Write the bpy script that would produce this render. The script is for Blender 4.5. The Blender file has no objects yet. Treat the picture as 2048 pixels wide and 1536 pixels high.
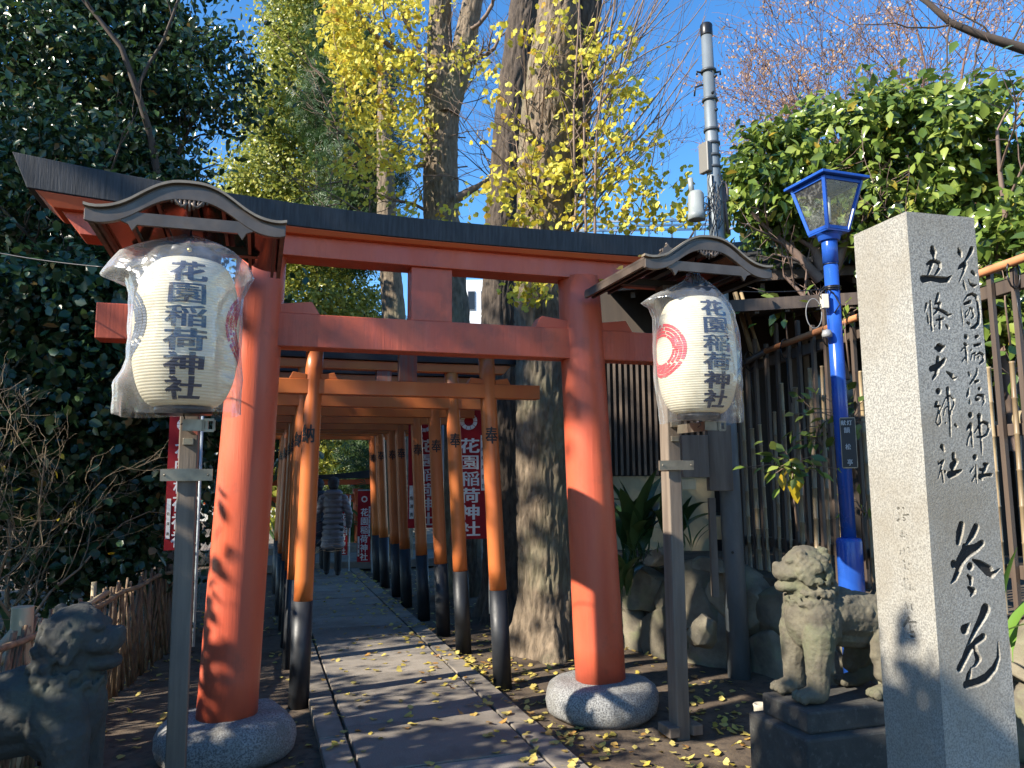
import bpy, bmesh, math, random
import numpy as np
from mathutils import Vector, Matrix

PI = math.pi
SC = bpy.context.scene
COL = SC.collection

# ------------------------------------------------------------------ camera
FPX = 1540.0; PITCH = math.radians(6.9); ROLL = math.radians(0.5); EYE = 1.55
_F = np.array([0, math.cos(PITCH), math.sin(PITCH)])
_U0 = np.array([0, -math.sin(PITCH), math.cos(PITCH)]); _R0 = np.array([1.0, 0, 0])
_R = _R0 * math.cos(ROLL) - _U0 * math.sin(ROLL)
_U = _U0 * math.cos(ROLL) + _R0 * math.sin(ROLL)
cam_data = bpy.data.cameras.new('camera')
cam = bpy.data.objects.new('camera', cam_data); COL.objects.link(cam)
cam_data.sensor_width = 36; cam_data.lens = 36 * FPX / 2048
cam_data.clip_start = 0.05; cam_data.clip_end = 2000
cam.matrix_world = Matrix(((_R[0], _U[0], -_F[0], 0), (_R[1], _U[1], -_F[1], 0), (_R[2], _U[2], -_F[2], EYE), (0, 0, 0, 1)))
SC.camera = cam

# ------------------------------------------------------------------ light
SUN_EL = math.radians(33)
SUN_H = (-0.869, -0.493)                       # towards the sun, on the ground plan
SUN = np.array([SUN_H[0] * math.cos(SUN_EL), SUN_H[1] * math.cos(SUN_EL), math.sin(SUN_EL)])
world = bpy.data.worlds.new('World'); SC.world = world; world.use_nodes = True
nt = world.node_tree; nt.nodes.clear()
sky = nt.nodes.new('ShaderNodeTexSky'); sky.sky_type = 'NISHITA'; sky.sun_disc = False
sky.sun_elevation = SUN_EL; sky.sun_rotation = math.atan2(SUN_H[0], SUN_H[1]) % (2 * PI)
sky.air_density = 1.0; sky.dust_density = 0.0; sky.ozone_density = 4.5
bg = nt.nodes.new('ShaderNodeBackground'); bg.inputs[1].default_value = 0.13
wo = nt.nodes.new('ShaderNodeOutputWorld')
hsw = nt.nodes.new('ShaderNodeHueSaturation'); hsw.inputs['Saturation'].default_value = 1.2
nt.links.new(sky.outputs[0], hsw.inputs['Color']); nt.links.new(hsw.outputs[0], bg.inputs[0]); nt.links.new(bg.outputs[0], wo.inputs[0])
sun_data = bpy.data.lights.new('sun', 'SUN'); sun_data.energy = 5.0; sun_data.angle = math.radians(0.53)
sun_data.color = (1.0, 0.92, 0.79)
sun = bpy.data.objects.new('sun', sun_data); COL.objects.link(sun)
sun.rotation_euler = Vector(SUN).to_track_quat('Z', 'Y').to_euler()
SC.view_settings.view_transform = 'Standard'; SC.view_settings.look = 'None'
SC.view_settings.exposure = 1.2; SC.view_settings.gamma = 1.0
SC.cycles.use_denoising = True
SC.cycles.max_bounces = 8; SC.cycles.transparent_max_bounces = 24
SC.cycles.caustics_reflective = False; SC.cycles.caustics_refractive = False

# ------------------------------------------------------------------ geometry of the place
ANG = math.radians(18.3)
UX, UY = math.cos(ANG), math.sin(ANG)
O0 = np.array([-0.54, 4.99, 0.0])              # middle of the big gate
def W(s, t, z=0.0):                            # gate frame: s across the path, t along it
    return (O0[0] + s * UX - t * UY, O0[1] + s * UY + t * UX, z)
def pix(x, y):
    return _F + _R * (x - 1024) / FPX - _U * (y - 768) / FPX
def at_y(x, y, Y):
    d = pix(x, y); k = Y / d[1]; return np.array([d[0] * k, Y, EYE + d[2] * k])
def proj(p):
    v = np.asarray(p, float) - np.array([0, 0, EYE]); d = v @ _F
    return 1024 + FPX * (v @ _R) / d, 768 - FPX * (v @ _U) / d, d

# ------------------------------------------------------------------ noise
def vnoise(p, seed=0):
    p = np.asarray(p, float); i = np.floor(p).astype(np.int64); f = p - i; f = f * f * (3 - 2 * f)
    def h(a, b, c):
        n = (a * 374761393 + b * 668265263 + c * 2147483647 + seed * 974711) & 0xffffffff
        n = ((n ^ (n >> 13)) * 1274126177) & 0xffffffff
        return ((n ^ (n >> 16)) & 0xffff) / 65535.0
    x, y, z = i[..., 0], i[..., 1], i[..., 2]; r = 0
    for dx in (0, 1):
        for dy in (0, 1):
            for dz in (0, 1):
                w = (f[..., 0] if dx else 1 - f[..., 0]) * (f[..., 1] if dy else 1 - f[..., 1]) * (f[..., 2] if dz else 1 - f[..., 2])
                r = r + w * h(x + dx, y + dy, z + dz)
    return r * 2 - 1
def fbm(p, oct=4, seed=0):
    p = np.asarray(p, float); r = 0; a = 1.0
    for k in range(oct):
        r = r + a * vnoise(p * 2 ** k + k * 7.3, seed + k); a *= .5
    return r

# ------------------------------------------------------------------ materials
MATS = {}
def M(name, c1, c2=None, sc=4.0, st=(1, 1, 1), rough=.6, bump=0.0, bsc=30.0, bst=(1, 1, 1), metal=0.0, spec=.5,
      lo=.35, hi=.65, rvar=0.0, trans=0.0, c3=None, c3sc=1.5, c3lo=.55, c3hi=.75, coat=0.0, ovar=0.0, vor=None, alpha=None):
    if name in MATS: return MATS[name]
    m = bpy.data.materials.new(name); m.use_nodes = True; n = m.node_tree.nodes; l = m.node_tree.links
    b = n['Principled BSDF']
    b.inputs['Roughness'].default_value = rough; b.inputs['Metallic'].default_value = metal
    b.inputs['Specular IOR Level'].default_value = spec
    if coat: b.inputs['Coat Weight'].default_value = coat; b.inputs['Coat Roughness'].default_value = .15
    tc = n.new('ShaderNodeTexCoord'); oi = n.new('ShaderNodeObjectInfo')
    add = n.new('ShaderNodeVectorMath'); add.operation = 'ADD'
    mul = n.new('ShaderNodeVectorMath'); mul.operation = 'SCALE'; mul.inputs[3].default_value = 13.0
    cx = n.new('ShaderNodeCombineXYZ')
    for k in range(3): l.new(oi.outputs['Random'], cx.inputs[k])
    l.new(cx.outputs[0], mul.inputs[0]); l.new(tc.outputs['Object'], add.inputs[0]); l.new(mul.outputs[0], add.inputs[1])
    def noise(scale, stretch, det=5, rg=.6):
        mp = n.new('ShaderNodeMapping'); mp.inputs['Scale'].default_value = stretch
        l.new(add.outputs[0], mp.inputs[0])
        t = n.new('ShaderNodeTexNoise'); t.inputs['Scale'].default_value = scale; t.inputs['Detail'].default_value = det
        t.inputs['Roughness'].default_value = rg
        l.new(mp.outputs[0], t.inputs['Vector']); return t.outputs['Fac']
    def ramp(src, a, bb):
        r = n.new('ShaderNodeMapRange'); r.inputs['From Min'].default_value = a; r.inputs['From Max'].default_value = bb
        l.new(src, r.inputs['Value']); return r.outputs[0]
    def mix(fac, A, B):
        x = n.new('ShaderNodeMix'); x.data_type = 'RGBA'
        if isinstance(fac, float): x.inputs[0].default_value = fac
        else: l.new(fac, x.inputs[0])
        for sock, val in ((6, A), (7, B)):
            if isinstance(val, tuple): x.inputs[sock].default_value = (*val, 1)
            else: l.new(val, x.inputs[sock])
        return x.outputs[2]
    col = c1
    if c2 is not None: col = mix(ramp(noise(sc, st), lo, hi), c1, c2)
    if c3 is not None: col = mix(ramp(noise(c3sc, (1, 1, 1), 6, .65), c3lo, c3hi), col, c3)
    if ovar:
        hs = n.new('ShaderNodeHueSaturation'); mr = n.new('ShaderNodeMapRange')
        mr.inputs['To Min'].default_value = 1 - ovar; mr.inputs['To Max'].default_value = 1 + ovar
        l.new(oi.outputs['Random'], mr.inputs['Value']); l.new(mr.outputs[0], hs.inputs['Value'])
        if isinstance(col, tuple): hs.inputs['Color'].default_value = (*col, 1)
        else: l.new(col, hs.inputs['Color'])
        col = hs.outputs[0]
    if isinstance(col, tuple): b.inputs['Base Color'].default_value = (*col, 1)
    else: l.new(col, b.inputs['Base Color'])
    if rvar:
        r = n.new('ShaderNodeMapRange'); r.inputs['To Min'].default_value = max(0, rough - rvar); r.inputs['To Max'].default_value = rough + rvar
        l.new(ramp(noise(sc * 2.3, st), .3, .7), r.inputs['Value']); l.new(r.outputs[0], b.inputs['Roughness'])
    if bump:
        bp = n.new('ShaderNodeBump'); bp.inputs['Strength'].default_value = 1.0; bp.inputs['Distance'].default_value = bump
        if vor:
            mp = n.new('ShaderNodeMapping'); mp.inputs['Scale'].default_value = bst; l.new(add.outputs[0], mp.inputs[0])
            v = n.new('ShaderNodeTexVoronoi'); v.inputs['Scale'].default_value = vor; l.new(mp.outputs[0], v.inputs['Vector'])
            ad = n.new('ShaderNodeMath'); ad.operation = 'ADD'; l.new(v.outputs[0], ad.inputs[0]); l.new(noise(bsc, bst, 8, .7), ad.inputs[1])
            l.new(ad.outputs[0], bp.inputs['Height'])
        else:
            l.new(noise(bsc, bst, 8, .7), bp.inputs['Height'])
        l.new(bp.outputs[0], b.inputs['Normal'])
    if trans:
        out = n['Material Output']; tr = n.new('ShaderNodeBsdfTranslucent'); ms = n.new('ShaderNodeMixShader')
        ms.inputs[0].default_value = trans
        if isinstance(col, tuple): tr.inputs[0].default_value = (*col, 1)
        else: l.new(col, tr.inputs[0])
        l.new(b.outputs[0], ms.inputs[1]); l.new(tr.outputs[0], ms.inputs[2]); l.new(ms.outputs[0], out.inputs[0])
    MATS[name] = m; return m

def LEAF(name, cols, rough=.35, trans=.35, spec=.5, bump=0.0, big=2.0):
    """leaf material: colour varies leaf by leaf (mesh island) and in soft patches"""
    if name in MATS: return MATS[name]
    m = bpy.data.materials.new(name); m.use_nodes = True; n = m.node_tree.nodes; l = m.node_tree.links
    b = n['Principled BSDF']; b.inputs['Roughness'].default_value = rough; b.inputs['Specular IOR Level'].default_value = spec
    g = n.new('ShaderNodeNewGeometry'); oi = n.new('ShaderNodeObjectInfo')
    ad = n.new('ShaderNodeMath'); ad.operation = 'ADD'; l.new(g.outputs['Random Per Island'], ad.inputs[0]); l.new(oi.outputs['Random'], ad.inputs[1])
    fr = n.new('ShaderNodeMath'); fr.operation = 'FRACT'; l.new(ad.outputs[0], fr.inputs[0])
    cr = n.new('ShaderNodeValToRGB'); e = cr.color_ramp.elements
    while len(e) < len(cols): e.new(.5)
    for k, (p, c) in enumerate(cols): e[k].position = p; e[k].color = (*c, 1)
    l.new(fr.outputs[0], cr.inputs[0])
    l.new(cr.outputs[0], b.inputs['Base Color'])
    tr = n.new('ShaderNodeBsdfTranslucent'); ms = n.new('ShaderNodeMixShader'); ms.inputs[0].default_value = trans
    l.new(cr.outputs[0], tr.inputs[0]); l.new(b.outputs[0], ms.inputs[1]); l.new(tr.outputs[0], ms.inputs[2])
    l.new(ms.outputs[0], n['Material Output'].inputs[0])
    MATS[name] = m; return m

# ------------------------------------------------------------------ objects
ORG = {}
def tag(o, label=None, cat=None, group=None, kind=None):
    if label: o['label'] = label
    if cat: o['category'] = cat
    if group: o['group'] = group
    if kind: o['kind'] = kind
    return o
def thing(name, label, cat, loc, group=None):
    o = bpy.data.objects.new(name, None); COL.objects.link(o); o.location = loc
    o.empty_display_size = .1; ORG[o.name] = Vector(loc)
    return tag(o, label, cat, group)
def origin(o):
    return ORG.get(o.name, Vector((0, 0, 0))) if o is not None else Vector((0, 0, 0))
def link_mesh(name, me, mat, parent=None, mats=None):
    o = bpy.data.objects.new(name, me); COL.objects.link(o)
    for mm in (mats or [mat]): me.materials.append(mm)
    if parent is not None:
        o.parent = parent; ORG[o.name] = origin(parent)
    return o
def np_mesh(name, V, F, org=(0, 0, 0), smooth=False, mi=None):
    """V (n,3), F list of (k,m) index arrays or one array; fast build"""
    V = np.asarray(V, float) - np.array(org)
    if not isinstance(F, (list, tuple)): F = [F]
    F = [np.asarray(f, np.int64) for f in F if len(f)]
    me = bpy.data.meshes.new(name)
    me.vertices.add(len(V)); me.vertices.foreach_set('co', V.astype(np.float32).ravel())
    loops = np.concatenate([f.ravel() for f in F]); sizes = np.concatenate([np.full(len(f), f.shape[1]) for f in F])
    starts = np.concatenate([[0], np.cumsum(sizes)[:-1]])
    me.loops.add(len(loops)); me.loops.foreach_set('vertex_index', loops.astype(np.int32))
    me.polygons.add(len(sizes)); me.polygons.foreach_set('loop_start', starts.astype(np.int32))
    if mi is not None: me.polygons.foreach_set('material_index', np.asarray(mi, np.int32))
    me.update(calc_edges=True); me.validate()
    me.polygons.foreach_set('use_smooth', np.full(len(me.polygons), smooth)); me.update()
    return me
class MB:
    def __init__(s): s.v = []; s.f = []; s.sm = []
    def add(s, vs, fs, sm=False):
        b = len(s.v); s.v += [tuple(map(float, p)) for p in vs]; s.f += [tuple(i + b for i in f) for f in fs]; s.sm += [sm] * len(fs); return s
    def hexa(s, p):                       # 8 points: bottom 4 ccw, top 4 ccw
        return s.add(p, [(3, 2, 1, 0), (4, 5, 6, 7), (0, 1, 5, 4), (1, 2, 6, 5), (2, 3, 7, 6), (3, 0, 4, 7)])
    def box(s, c, size, ang=0.0):
        hx, hy, hz = size[0] / 2, size[1] / 2, size[2] / 2; ca, sa = math.cos(ang), math.sin(ang)
        P = []
        for z in (-hz, hz):
            for x, y in ((-hx, -hy), (hx, -hy), (hx, hy), (-hx, hy)):
                P.append((c[0] + x * ca - y * sa, c[1] + x * sa + y * ca, c[2] + z))
        return s.hexa(P)
    def bar(s, p0, p1, w, h, up=(0, 0, 1)):
        p0, p1 = Vector(p0), Vector(p1); d = (p1 - p0).normalized(); up = Vector(up)
        r = d.cross(up)
        if r.length < 1e-4: r = d.cross(Vector((1, 0, 0)))
        r.normalize(); q = r.cross(d).normalized()
        P = []
        for p in (p0, p1):
            for a, b_ in ((-1, -1), (1, -1), (1, 1), (-1, 1)): P.append(p + r * a * w / 2 + q * b_ * h / 2)
        return s.add(P, [(3, 2, 1, 0), (4, 5, 6, 7), (0, 1, 5, 4), (1, 2, 6, 5), (2, 3, 7, 6), (3, 0, 4, 7)][::1])
    def tube(s, pts, rad, n=10, caps=True, sm=True):
        pts = [Vector(p) for p in pts]
        if not hasattr(rad, '__len__'): rad = [rad] * len(pts)
        rings = []; pr = None
        for i, p in enumerate(pts):
            d = (pts[min(i + 1, len(pts) - 1)] - pts[max(i - 1, 0)]).normalized()
            if pr is None:
                a = Vector((0, 0, 1)) if abs(d.z) < .9 else Vector((1, 0, 0)); x = d.cross(a).normalized()
            else: x = (pr - d * pr.dot(d)).normalized()
            pr = x; y = d.cross(x)
            rings.append([p + (x * math.cos(2 * PI * k / n) + y * math.sin(2 * PI * k / n)) * rad[i] for k in range(n)])
        b = len(s.v)
        for r in rings: s.v += [tuple(q) for q in r]
        for i in range(len(pts) - 1):
            for k in range(n):
                a, c = b + i * n + k, b + i * n + (k + 1) % n
                s.f.append((a, c, c + n, a + n)); s.sm.append(sm)
        if caps:
            s.f.append(tuple(b + k for k in range(n))[::-1]); s.sm.append(False)
            e = b + (len(pts) - 1) * n; s.f.append(tuple(e + k for k in range(n))); s.sm.append(False)
        return s
    def lathe(s, c, prof, n=24, caps=True, sm=True):        # prof: (r, z)
        b = len(s.v)
        for r, z in prof:
            for k in range(n): s.v.append((c[0] + r * math.cos(2 * PI * k / n), c[1] + r * math.sin(2 * PI * k / n), c[2] + z))
        for i in range(len(prof) - 1):
            for k in range(n):
                a, d = b + i * n + k, b + i * n + (k + 1) % n
                s.f.append((a, d, d + n, a + n)); s.sm.append(sm)
        if caps:
            s.f.append(tuple(b + k for k in range(n))[::-1]); e = b + (len(prof) - 1) * n
            s.f.append(tuple(e + k for k in range(n))); s.sm += [False, False]
        return s
    def prism(s, poly, fn, d0, d1):       # poly of (a,b); fn(a,b,d)->xyz ; caps as ngons
        n = len(poly); P = [fn(a, b_, d0) for a, b_ in poly] + [fn(a, b_, d1) for a, b_ in poly]
        return s.add(P, [tuple(range(n))[::-1], tuple(range(n, 2 * n))] + [(i, (i + 1) % n, n + (i + 1) % n, n + i) for i in range(n)])
    def build(s, name, mat, parent=None, bevel=0.0, seg=2, jitter=0.0):
        og = origin(parent)
        me = bpy.data.meshes.new(name)
        me.from_pydata([(x - og.x, y - og.y, z - og.z) for x, y, z in s.v], [], s.f)
        me.polygons.foreach_set('use_smooth', s.sm)
        bm = bmesh.new(); bm.from_mesh(me); bmesh.ops.recalc_face_normals(bm, faces=bm.faces)
        if bevel:
            es = [e for e in bm.edges if len(e.link_faces) == 2 and e.calc_face_angle(0) > .6]
            try: bmesh.ops.bevel(bm, geom=es, offset=bevel, segments=seg, profile=.5, affect='EDGES', clamp_overlap=True)
            except Exception: pass
        bm.to_mesh(me); bm.free()
        return link_mesh(name, me, mat, parent)
def grid_faces(nu, nv, wrap=False):
    i = np.arange(nv - 1)[:, None]; j = np.arange(nu if wrap else nu - 1)[None, :]
    j2 = (j + 1) % nu
    return np.stack([i * nu + j, i * nu + j2, (i + 1) * nu + j2, (i + 1) * nu + j], -1).reshape(-1, 4)
def copy_tree(o, parent=None, dl=(0, 0, 0)):
    c = o.copy(); COL.objects.link(c)
    if parent is not None: c.parent = parent
    else: c.location = Vector(o.location) + Vector(dl)
    for ch in list(o.children): copy_tree(ch, c)
    return c

# ------------------------------------------------------------------ lettering
_fc = bpy.data.curves.new('glyph', 'FONT'); _fo = bpy.data.objects.new('glyph', _fc); COL.objects.link(_fo)
GL = {}
def glyph(ch):
    if ch not in GL:
        _fc.body = ch; _fc.offset = 0; _fc.resolution_u = 3
        dg = bpy.context.evaluated_depsgraph_get(); dg.update()
        me = bpy.data.meshes.new_from_object(_fo.evaluated_get(dg))
        V = np.array([v.co[:2] for v in me.vertices]); F = [tuple(p.vertices) for p in me.polygons]
        bpy.data.meshes.remove(me)
        GL[ch] = (V - np.array([.5, .38]), F)      # centre of the em square
    return GL[ch]
def column_text(chars, cx, y0, pitch, w, h, bold=.02):
    """a vertical column of characters; the weight comes from shifted layers of ink; returns (V3, F), third = layer"""
    V = []; F = []; b = 0
    sh = ((0, 0), (-1, -.6), (1, .6), (-1, .6), (1, -.6)) if bold > .012 else ((0, 0),)
    for i, ch in enumerate(chars):
        if ch == ' ': continue
        v, f = glyph(ch); kb = bold * (.55 if ch in '園稲獻韻' else 1.0)
        for L, (dx, dy) in enumerate(sh):
            q = (v + np.array([dx, dy]) * kb) * np.array([w, h]) + np.array([cx, y0 - pitch * i])
            V.append(np.c_[q, np.full(len(q), float(L))]); F += [tuple(j + b for j in x) for x in f]; b += len(q)
    return np.concatenate(V), F
def refine(V, F, dx=None, dy=None):
    if V.shape[1] == 2: V = np.c_[V, np.zeros(len(V))]
    bm = bmesh.new(); vs = [bm.verts.new((a, b, c)) for a, b, c in V]
    for f in F:
        try: bm.faces.new([vs[i] for i in f])
        except ValueError: pass
    lo = V.min(0); hi = V.max(0)
    for ax, d in ((0, dx), (1, dy)):
        if not d: continue
        x = lo[ax] + d * .5
        while x < hi[ax]:
            co = [0, 0, 0]; co[ax] = x; no = [0, 0, 0]; no[ax] = 1
            bmesh.ops.bisect_plane(bm, geom=bm.verts[:] + bm.edges[:] + bm.faces[:], plane_co=co, plane_no=no, dist=1e-6); x += d
    bm.verts.index_update()
    V2 = np.array([tuple(v.co) for v in bm.verts]); F2 = [tuple(v.index for v in f.verts) for f in bm.faces]; bm.free()
    return V2, F2
def flat_to(name, V, F, fn, mat, parent):
    me = bpy.data.meshes.new(name); og = origin(parent)
    if V.shape[1] == 2: V = np.c_[V, np.zeros(len(V))]
    me.from_pydata([tuple(Vector(fn(a, b, c * .0005)) - og) for a, b, c in V], [], F)
    return link_mesh(name, me, mat, parent)

# ------------------------------------------------------------------ sculpting: many blobs remeshed into one skin
class Blob:
    def __init__(s): s.bm = bmesh.new()
    def ell(s, c, r, rot=(0, 0, 0), sub=2):
        from mathutils import Euler
        mt = Matrix.Translation(c) @ Euler(rot).to_matrix().to_4x4() @ Matrix.Diagonal((r[0], r[1], r[2], 1))
        bmesh.ops.create_icosphere(s.bm, subdivisions=sub, radius=1, matrix=mt); return s
    def cap(s, p0, p1, r0, r1, n=12):
        p0, p1 = Vector(p0), Vector(p1); d = p1 - p0
        q = d.to_track_quat('Z', 'Y').to_matrix().to_4x4()
        bmesh.ops.create_cone(s.bm, cap_ends=True, segments=n, radius1=r0, radius2=r1, depth=d.length, matrix=Matrix.Translation((p0 + p1) / 2) @ q)
        s.ell(p0, (r0,) * 3, sub=2); s.ell(p1, (r1,) * 3, sub=2); return s
    def chain(s, pts, rr):
        for i in range(len(pts) - 1): s.cap(pts[i], pts[i + 1], rr[i], rr[i + 1])
        return s
    def mesh(s, name, voxel, smooth=4, fac=.5, cut=None):
        me = bpy.data.meshes.new(name); s.bm.to_mesh(me); s.bm.free()
        o = bpy.data.objects.new(name, me); COL.objects.link(o)
        m = o.modifiers.new('r', 'REMESH'); m.mode = 'VOXEL'; m.voxel_size = voxel
        if cut is not None:
            cu = bpy.data.objects.new('cut', cut); COL.objects.link(cu)
            b = o.modifiers.new('b', 'BOOLEAN'); b.operation = 'DIFFERENCE'; b.object = cu; b.solver = 'FAST'
        if smooth:
            q = o.modifiers.new('s', 'SMOOTH'); q.iterations = smooth; q.factor = fac
        dg = bpy.context.evaluated_depsgraph_get(); dg.update()
        r = bpy.data.meshes.new_from_object(o.evaluated_get(dg))
        bpy.data.objects.remove(o)
        if cut is not None: bpy.data.objects.remove(cu)
        r.polygons.foreach_set('use_smooth', np.full(len(r.polygons), True)); r.name = name
        return r
def displace(me, fn):
    n = len(me.vertices); V = np.empty(n * 3, np.float32); me.vertices.foreach_get('co', V); V = V.reshape(-1, 3).astype(float)
    N = np.empty(n * 3, np.float32); me.vertices.foreach_get('normal', N); N = N.reshape(-1, 3)
    V = V + N * fn(V)[:, None]; me.vertices.foreach_set('co', V.astype(np.float32).ravel()); me.update()

# ------------------------------------------------------------------ leaves
def leaf_tpl(kind):
    if kind == 'lance':
        V = [(0, 0, 0), (-.28, .35, .05), (0, .38, -.03), (.28, .35, .05), (-.2, .7, .03), (0, .72, -.05), (.2, .7, .03), (0, 1.05, -.12)]
        F = [(0, 2, 1), (0, 3, 2), (1, 2, 5, 4), (2, 3, 6, 5), (4, 5, 7), (5, 6, 7)]
    elif kind == 'rhomb':
        V = [(0, 0, 0), (-.3, .45, .06), (0, 1, -.05), (.3, .45, .06)]; F = [(0, 2, 1), (0, 3, 2)]
    elif kind == 'broad':
        V = [(0, 0, 0), (-.34, .3, .05), (-.3, .68, 0), (0, 1, -.1), (.3, .68, 0), (.34, .3, .05)]; F = [(0, 3, 2, 1), (0, 5, 4, 3)]
    elif kind == 'ginkgo':
        V = [(0, 0, 0)]
        for k, (a, r) in enumerate(((-62, .86), (-38, 1.0), (-14, 1.03), (0, .8), (14, 1.03), (38, 1.0), (62, .86))):
            a = math.radians(a); V.append((math.sin(a) * r * .72, math.cos(a) * r * .8 + .02, .07 * math.sin(3 * a + .5)))
        V += [(-.012, -.55, .05), (.012, -.55, .05)]
        F = [(0, k + 1, k) for k in range(1, 7)] + [(0, 8, 9)]
    elif kind == 'palm':                   # tuft of needles / narrow leaflets
        V = []; F = []
        for k, a in enumerate((-50, -20, 15, 45)):
            a = math.radians(a); b = len(V); c, s_ = math.cos(a), math.sin(a)
            V += [(0, 0, 0), (s_ * .5 - .05 * c, c * .5 + .05 * s_, .05), (s_, c, -.1), (s_ * .5 + .05 * c, c * .5 - .05 * s_, .05)]
            F += [(b, b + 3, b + 2, b + 1)]
    return np.array(V, float), F
def unit(a):
    return a / np.maximum(np.linalg.norm(a, axis=-1, keepdims=True), 1e-9)
def frames(D, N):
    """rotation matrices whose y is D (leaf direction) and z close to N"""
    y = unit(D); x = unit(np.cross(y, N)); z = np.cross(x, y)
    return np.stack([x, y, z], -1)
def leaf_mesh(name, P, R, S, kind, org=(0, 0, 0)):
    T, F = leaf_tpl(kind); n = len(P)
    V = (R @ (T.T[None] * np.asarray(S).reshape(-1, 1, 1))).transpose(0, 2, 1) + P[:, None, :]
    V = V.reshape(-1, 3); k = len(T); out = []
    for m in (3, 4):
        fs = [f for f in F if len(f) == m]
        if fs:
            A = np.array(fs)[None] + (np.arange(n) * k)[:, None, None]; out.append(A.reshape(-1, m))
    return np_mesh(name, V, out, org, smooth=(kind in ('lance', 'broad')))
def plant_leaves(parent, P, R, S, kind, mat, n_ind=0, ind_name='leaf', mass_name='foliage', pick=None):
    """the n_ind leaves that show largest become parts of their own, the rest one mass"""
    P = np.asarray(P); S = np.broadcast_to(np.asarray(S, float), (len(P),)).copy(); ind = np.zeros(len(P), bool)
    if n_ind:
        x, y, d = proj(P); vis = (x > 0) & (x < 2048) & (y > 0) & (y < 1536) & (d > .3)
        key = np.where(vis, S / np.maximum(d, .1), 0)
        if pick is not None: key = key * pick
        ix = np.argsort(-key)[:n_ind]; ind[ix] = True
        T, F = leaf_tpl(kind); tpl = bpy.data.meshes.new(ind_name); tpl.from_pydata(T.tolist(), [], F)
        tpl.polygons.foreach_set('use_smooth', [kind in ('lance', 'broad')] * len(F)); tpl.materials.append(mat); og = np.array(origin(parent))
        for i in ix:
            o = bpy.data.objects.new(ind_name, tpl); COL.objects.link(o)
            if parent is not None: o.parent = parent
            m = Matrix(R[i].tolist()).to_4x4() @ Matrix.Diagonal((S[i], S[i], S[i], 1)); m.translation = Vector(P[i] - og)
            o.matrix_local = m if parent is not None else m
    if (~ind).any():
        o = link_mesh(mass_name, leaf_mesh(mass_name, P[~ind], R[~ind], S[~ind], kind, tuple(origin(parent))), mat, parent)
        if n_ind: o['kind'] = 'stuff'
        return o
def crown(rng, blobs, per, cr, up=.35, hang=0.0, shell=.55, noisecut=None, seed=3):
    """leaf positions and frames: clumps spread through ellipsoids (cx,cy,cz,rx,ry,rz,nclumps)"""
    PP = []; NN = []
    for (cx, cy, cz, rx, ry, rz, nc) in blobs:
        d = unit(rng.normal(size=(nc, 3))); r = shell + (1 - shell) * rng.random((nc, 1)) ** .7
        c = d * r * np.array([rx, ry, rz]) + np.array([cx, cy, cz])
        if noisecut is not None:
            k = fbm(c * noisecut[0], 2, seed) > noisecut[1]; c = c[k]; d = d[k]
        m = len(c); size = cr * (.6 + .8 * rng.random((m, 1, 1)))
        q = c[:, None, :] + rng.normal(size=(m, per, 3)) * size * np.array([1, 1, .6])
        n = d[:, None, :] + rng.normal(size=(m, per, 3)) * .7 + np.array([0, 0, up])
        PP.append(q.reshape(-1, 3)); NN.append(n.reshape(-1, 3))
    P = np.concatenate(PP); N = unit(np.concatenate(NN))
    D = rng.normal(size=P.shape) + np.array([0, 0, -hang])
    D = D - N * (D * N).sum(-1, keepdims=True) * .7
    return P, frames(D, N)

# ------------------------------------------------------------------ branches
def branch(rng, p, d, L, r, lvl, out, kink=.25, up=.1, nseg=6, kids=4, shrink=.55, spread=.8, grav=0.0, minr=.002):
    p = np.array(p, float); d = unit(np.array(d, float)); pts = [p.copy()]; rr = [r]
    for i in range(nseg):
        d = unit(d + rng.normal(size=3) * kink / math.sqrt(nseg) + np.array([0, 0, up - grav]) / nseg)
        p = p + d * L / nseg; pts.append(p.copy()); rr.append(max(minr * .6, r * (1 - .75 * (i + 1) / nseg)))
        if lvl > 0 and i > 0:
            for _ in range(max(1, int(round(kids / nseg + rng.random() - .5)))) if rng.random() < kids / nseg else ():
                a = unit(rng.normal(size=3)); a = unit(a - d * (a @ d))
                branch(rng, p, unit(d + a * spread), L * shrink * (.6 + .6 * rng.random()), max(minr, rr[-1] * .6), lvl - 1, out, kink, up, max(3, nseg - 1), kids, shrink, spread, grav, minr)
    out.append((pts, rr, lvl))
def branches_mesh(name, out, mat, parent, n_big=7, n_small=3, thr=.01):
    mb = MB()
    for pts, rr, lvl in out: mb.tube(pts, rr, n_big if rr[0] > thr else n_small, caps=False)
    og = origin(parent)
    me = bpy.data.meshes.new(name); me.from_pydata([(x - og.x, y - og.y, z - og.z) for x, y, z in mb.v], [], mb.f)
    me.polygons.foreach_set('use_smooth', mb.sm)
    return link_mesh(name, me, mat, parent)
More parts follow.
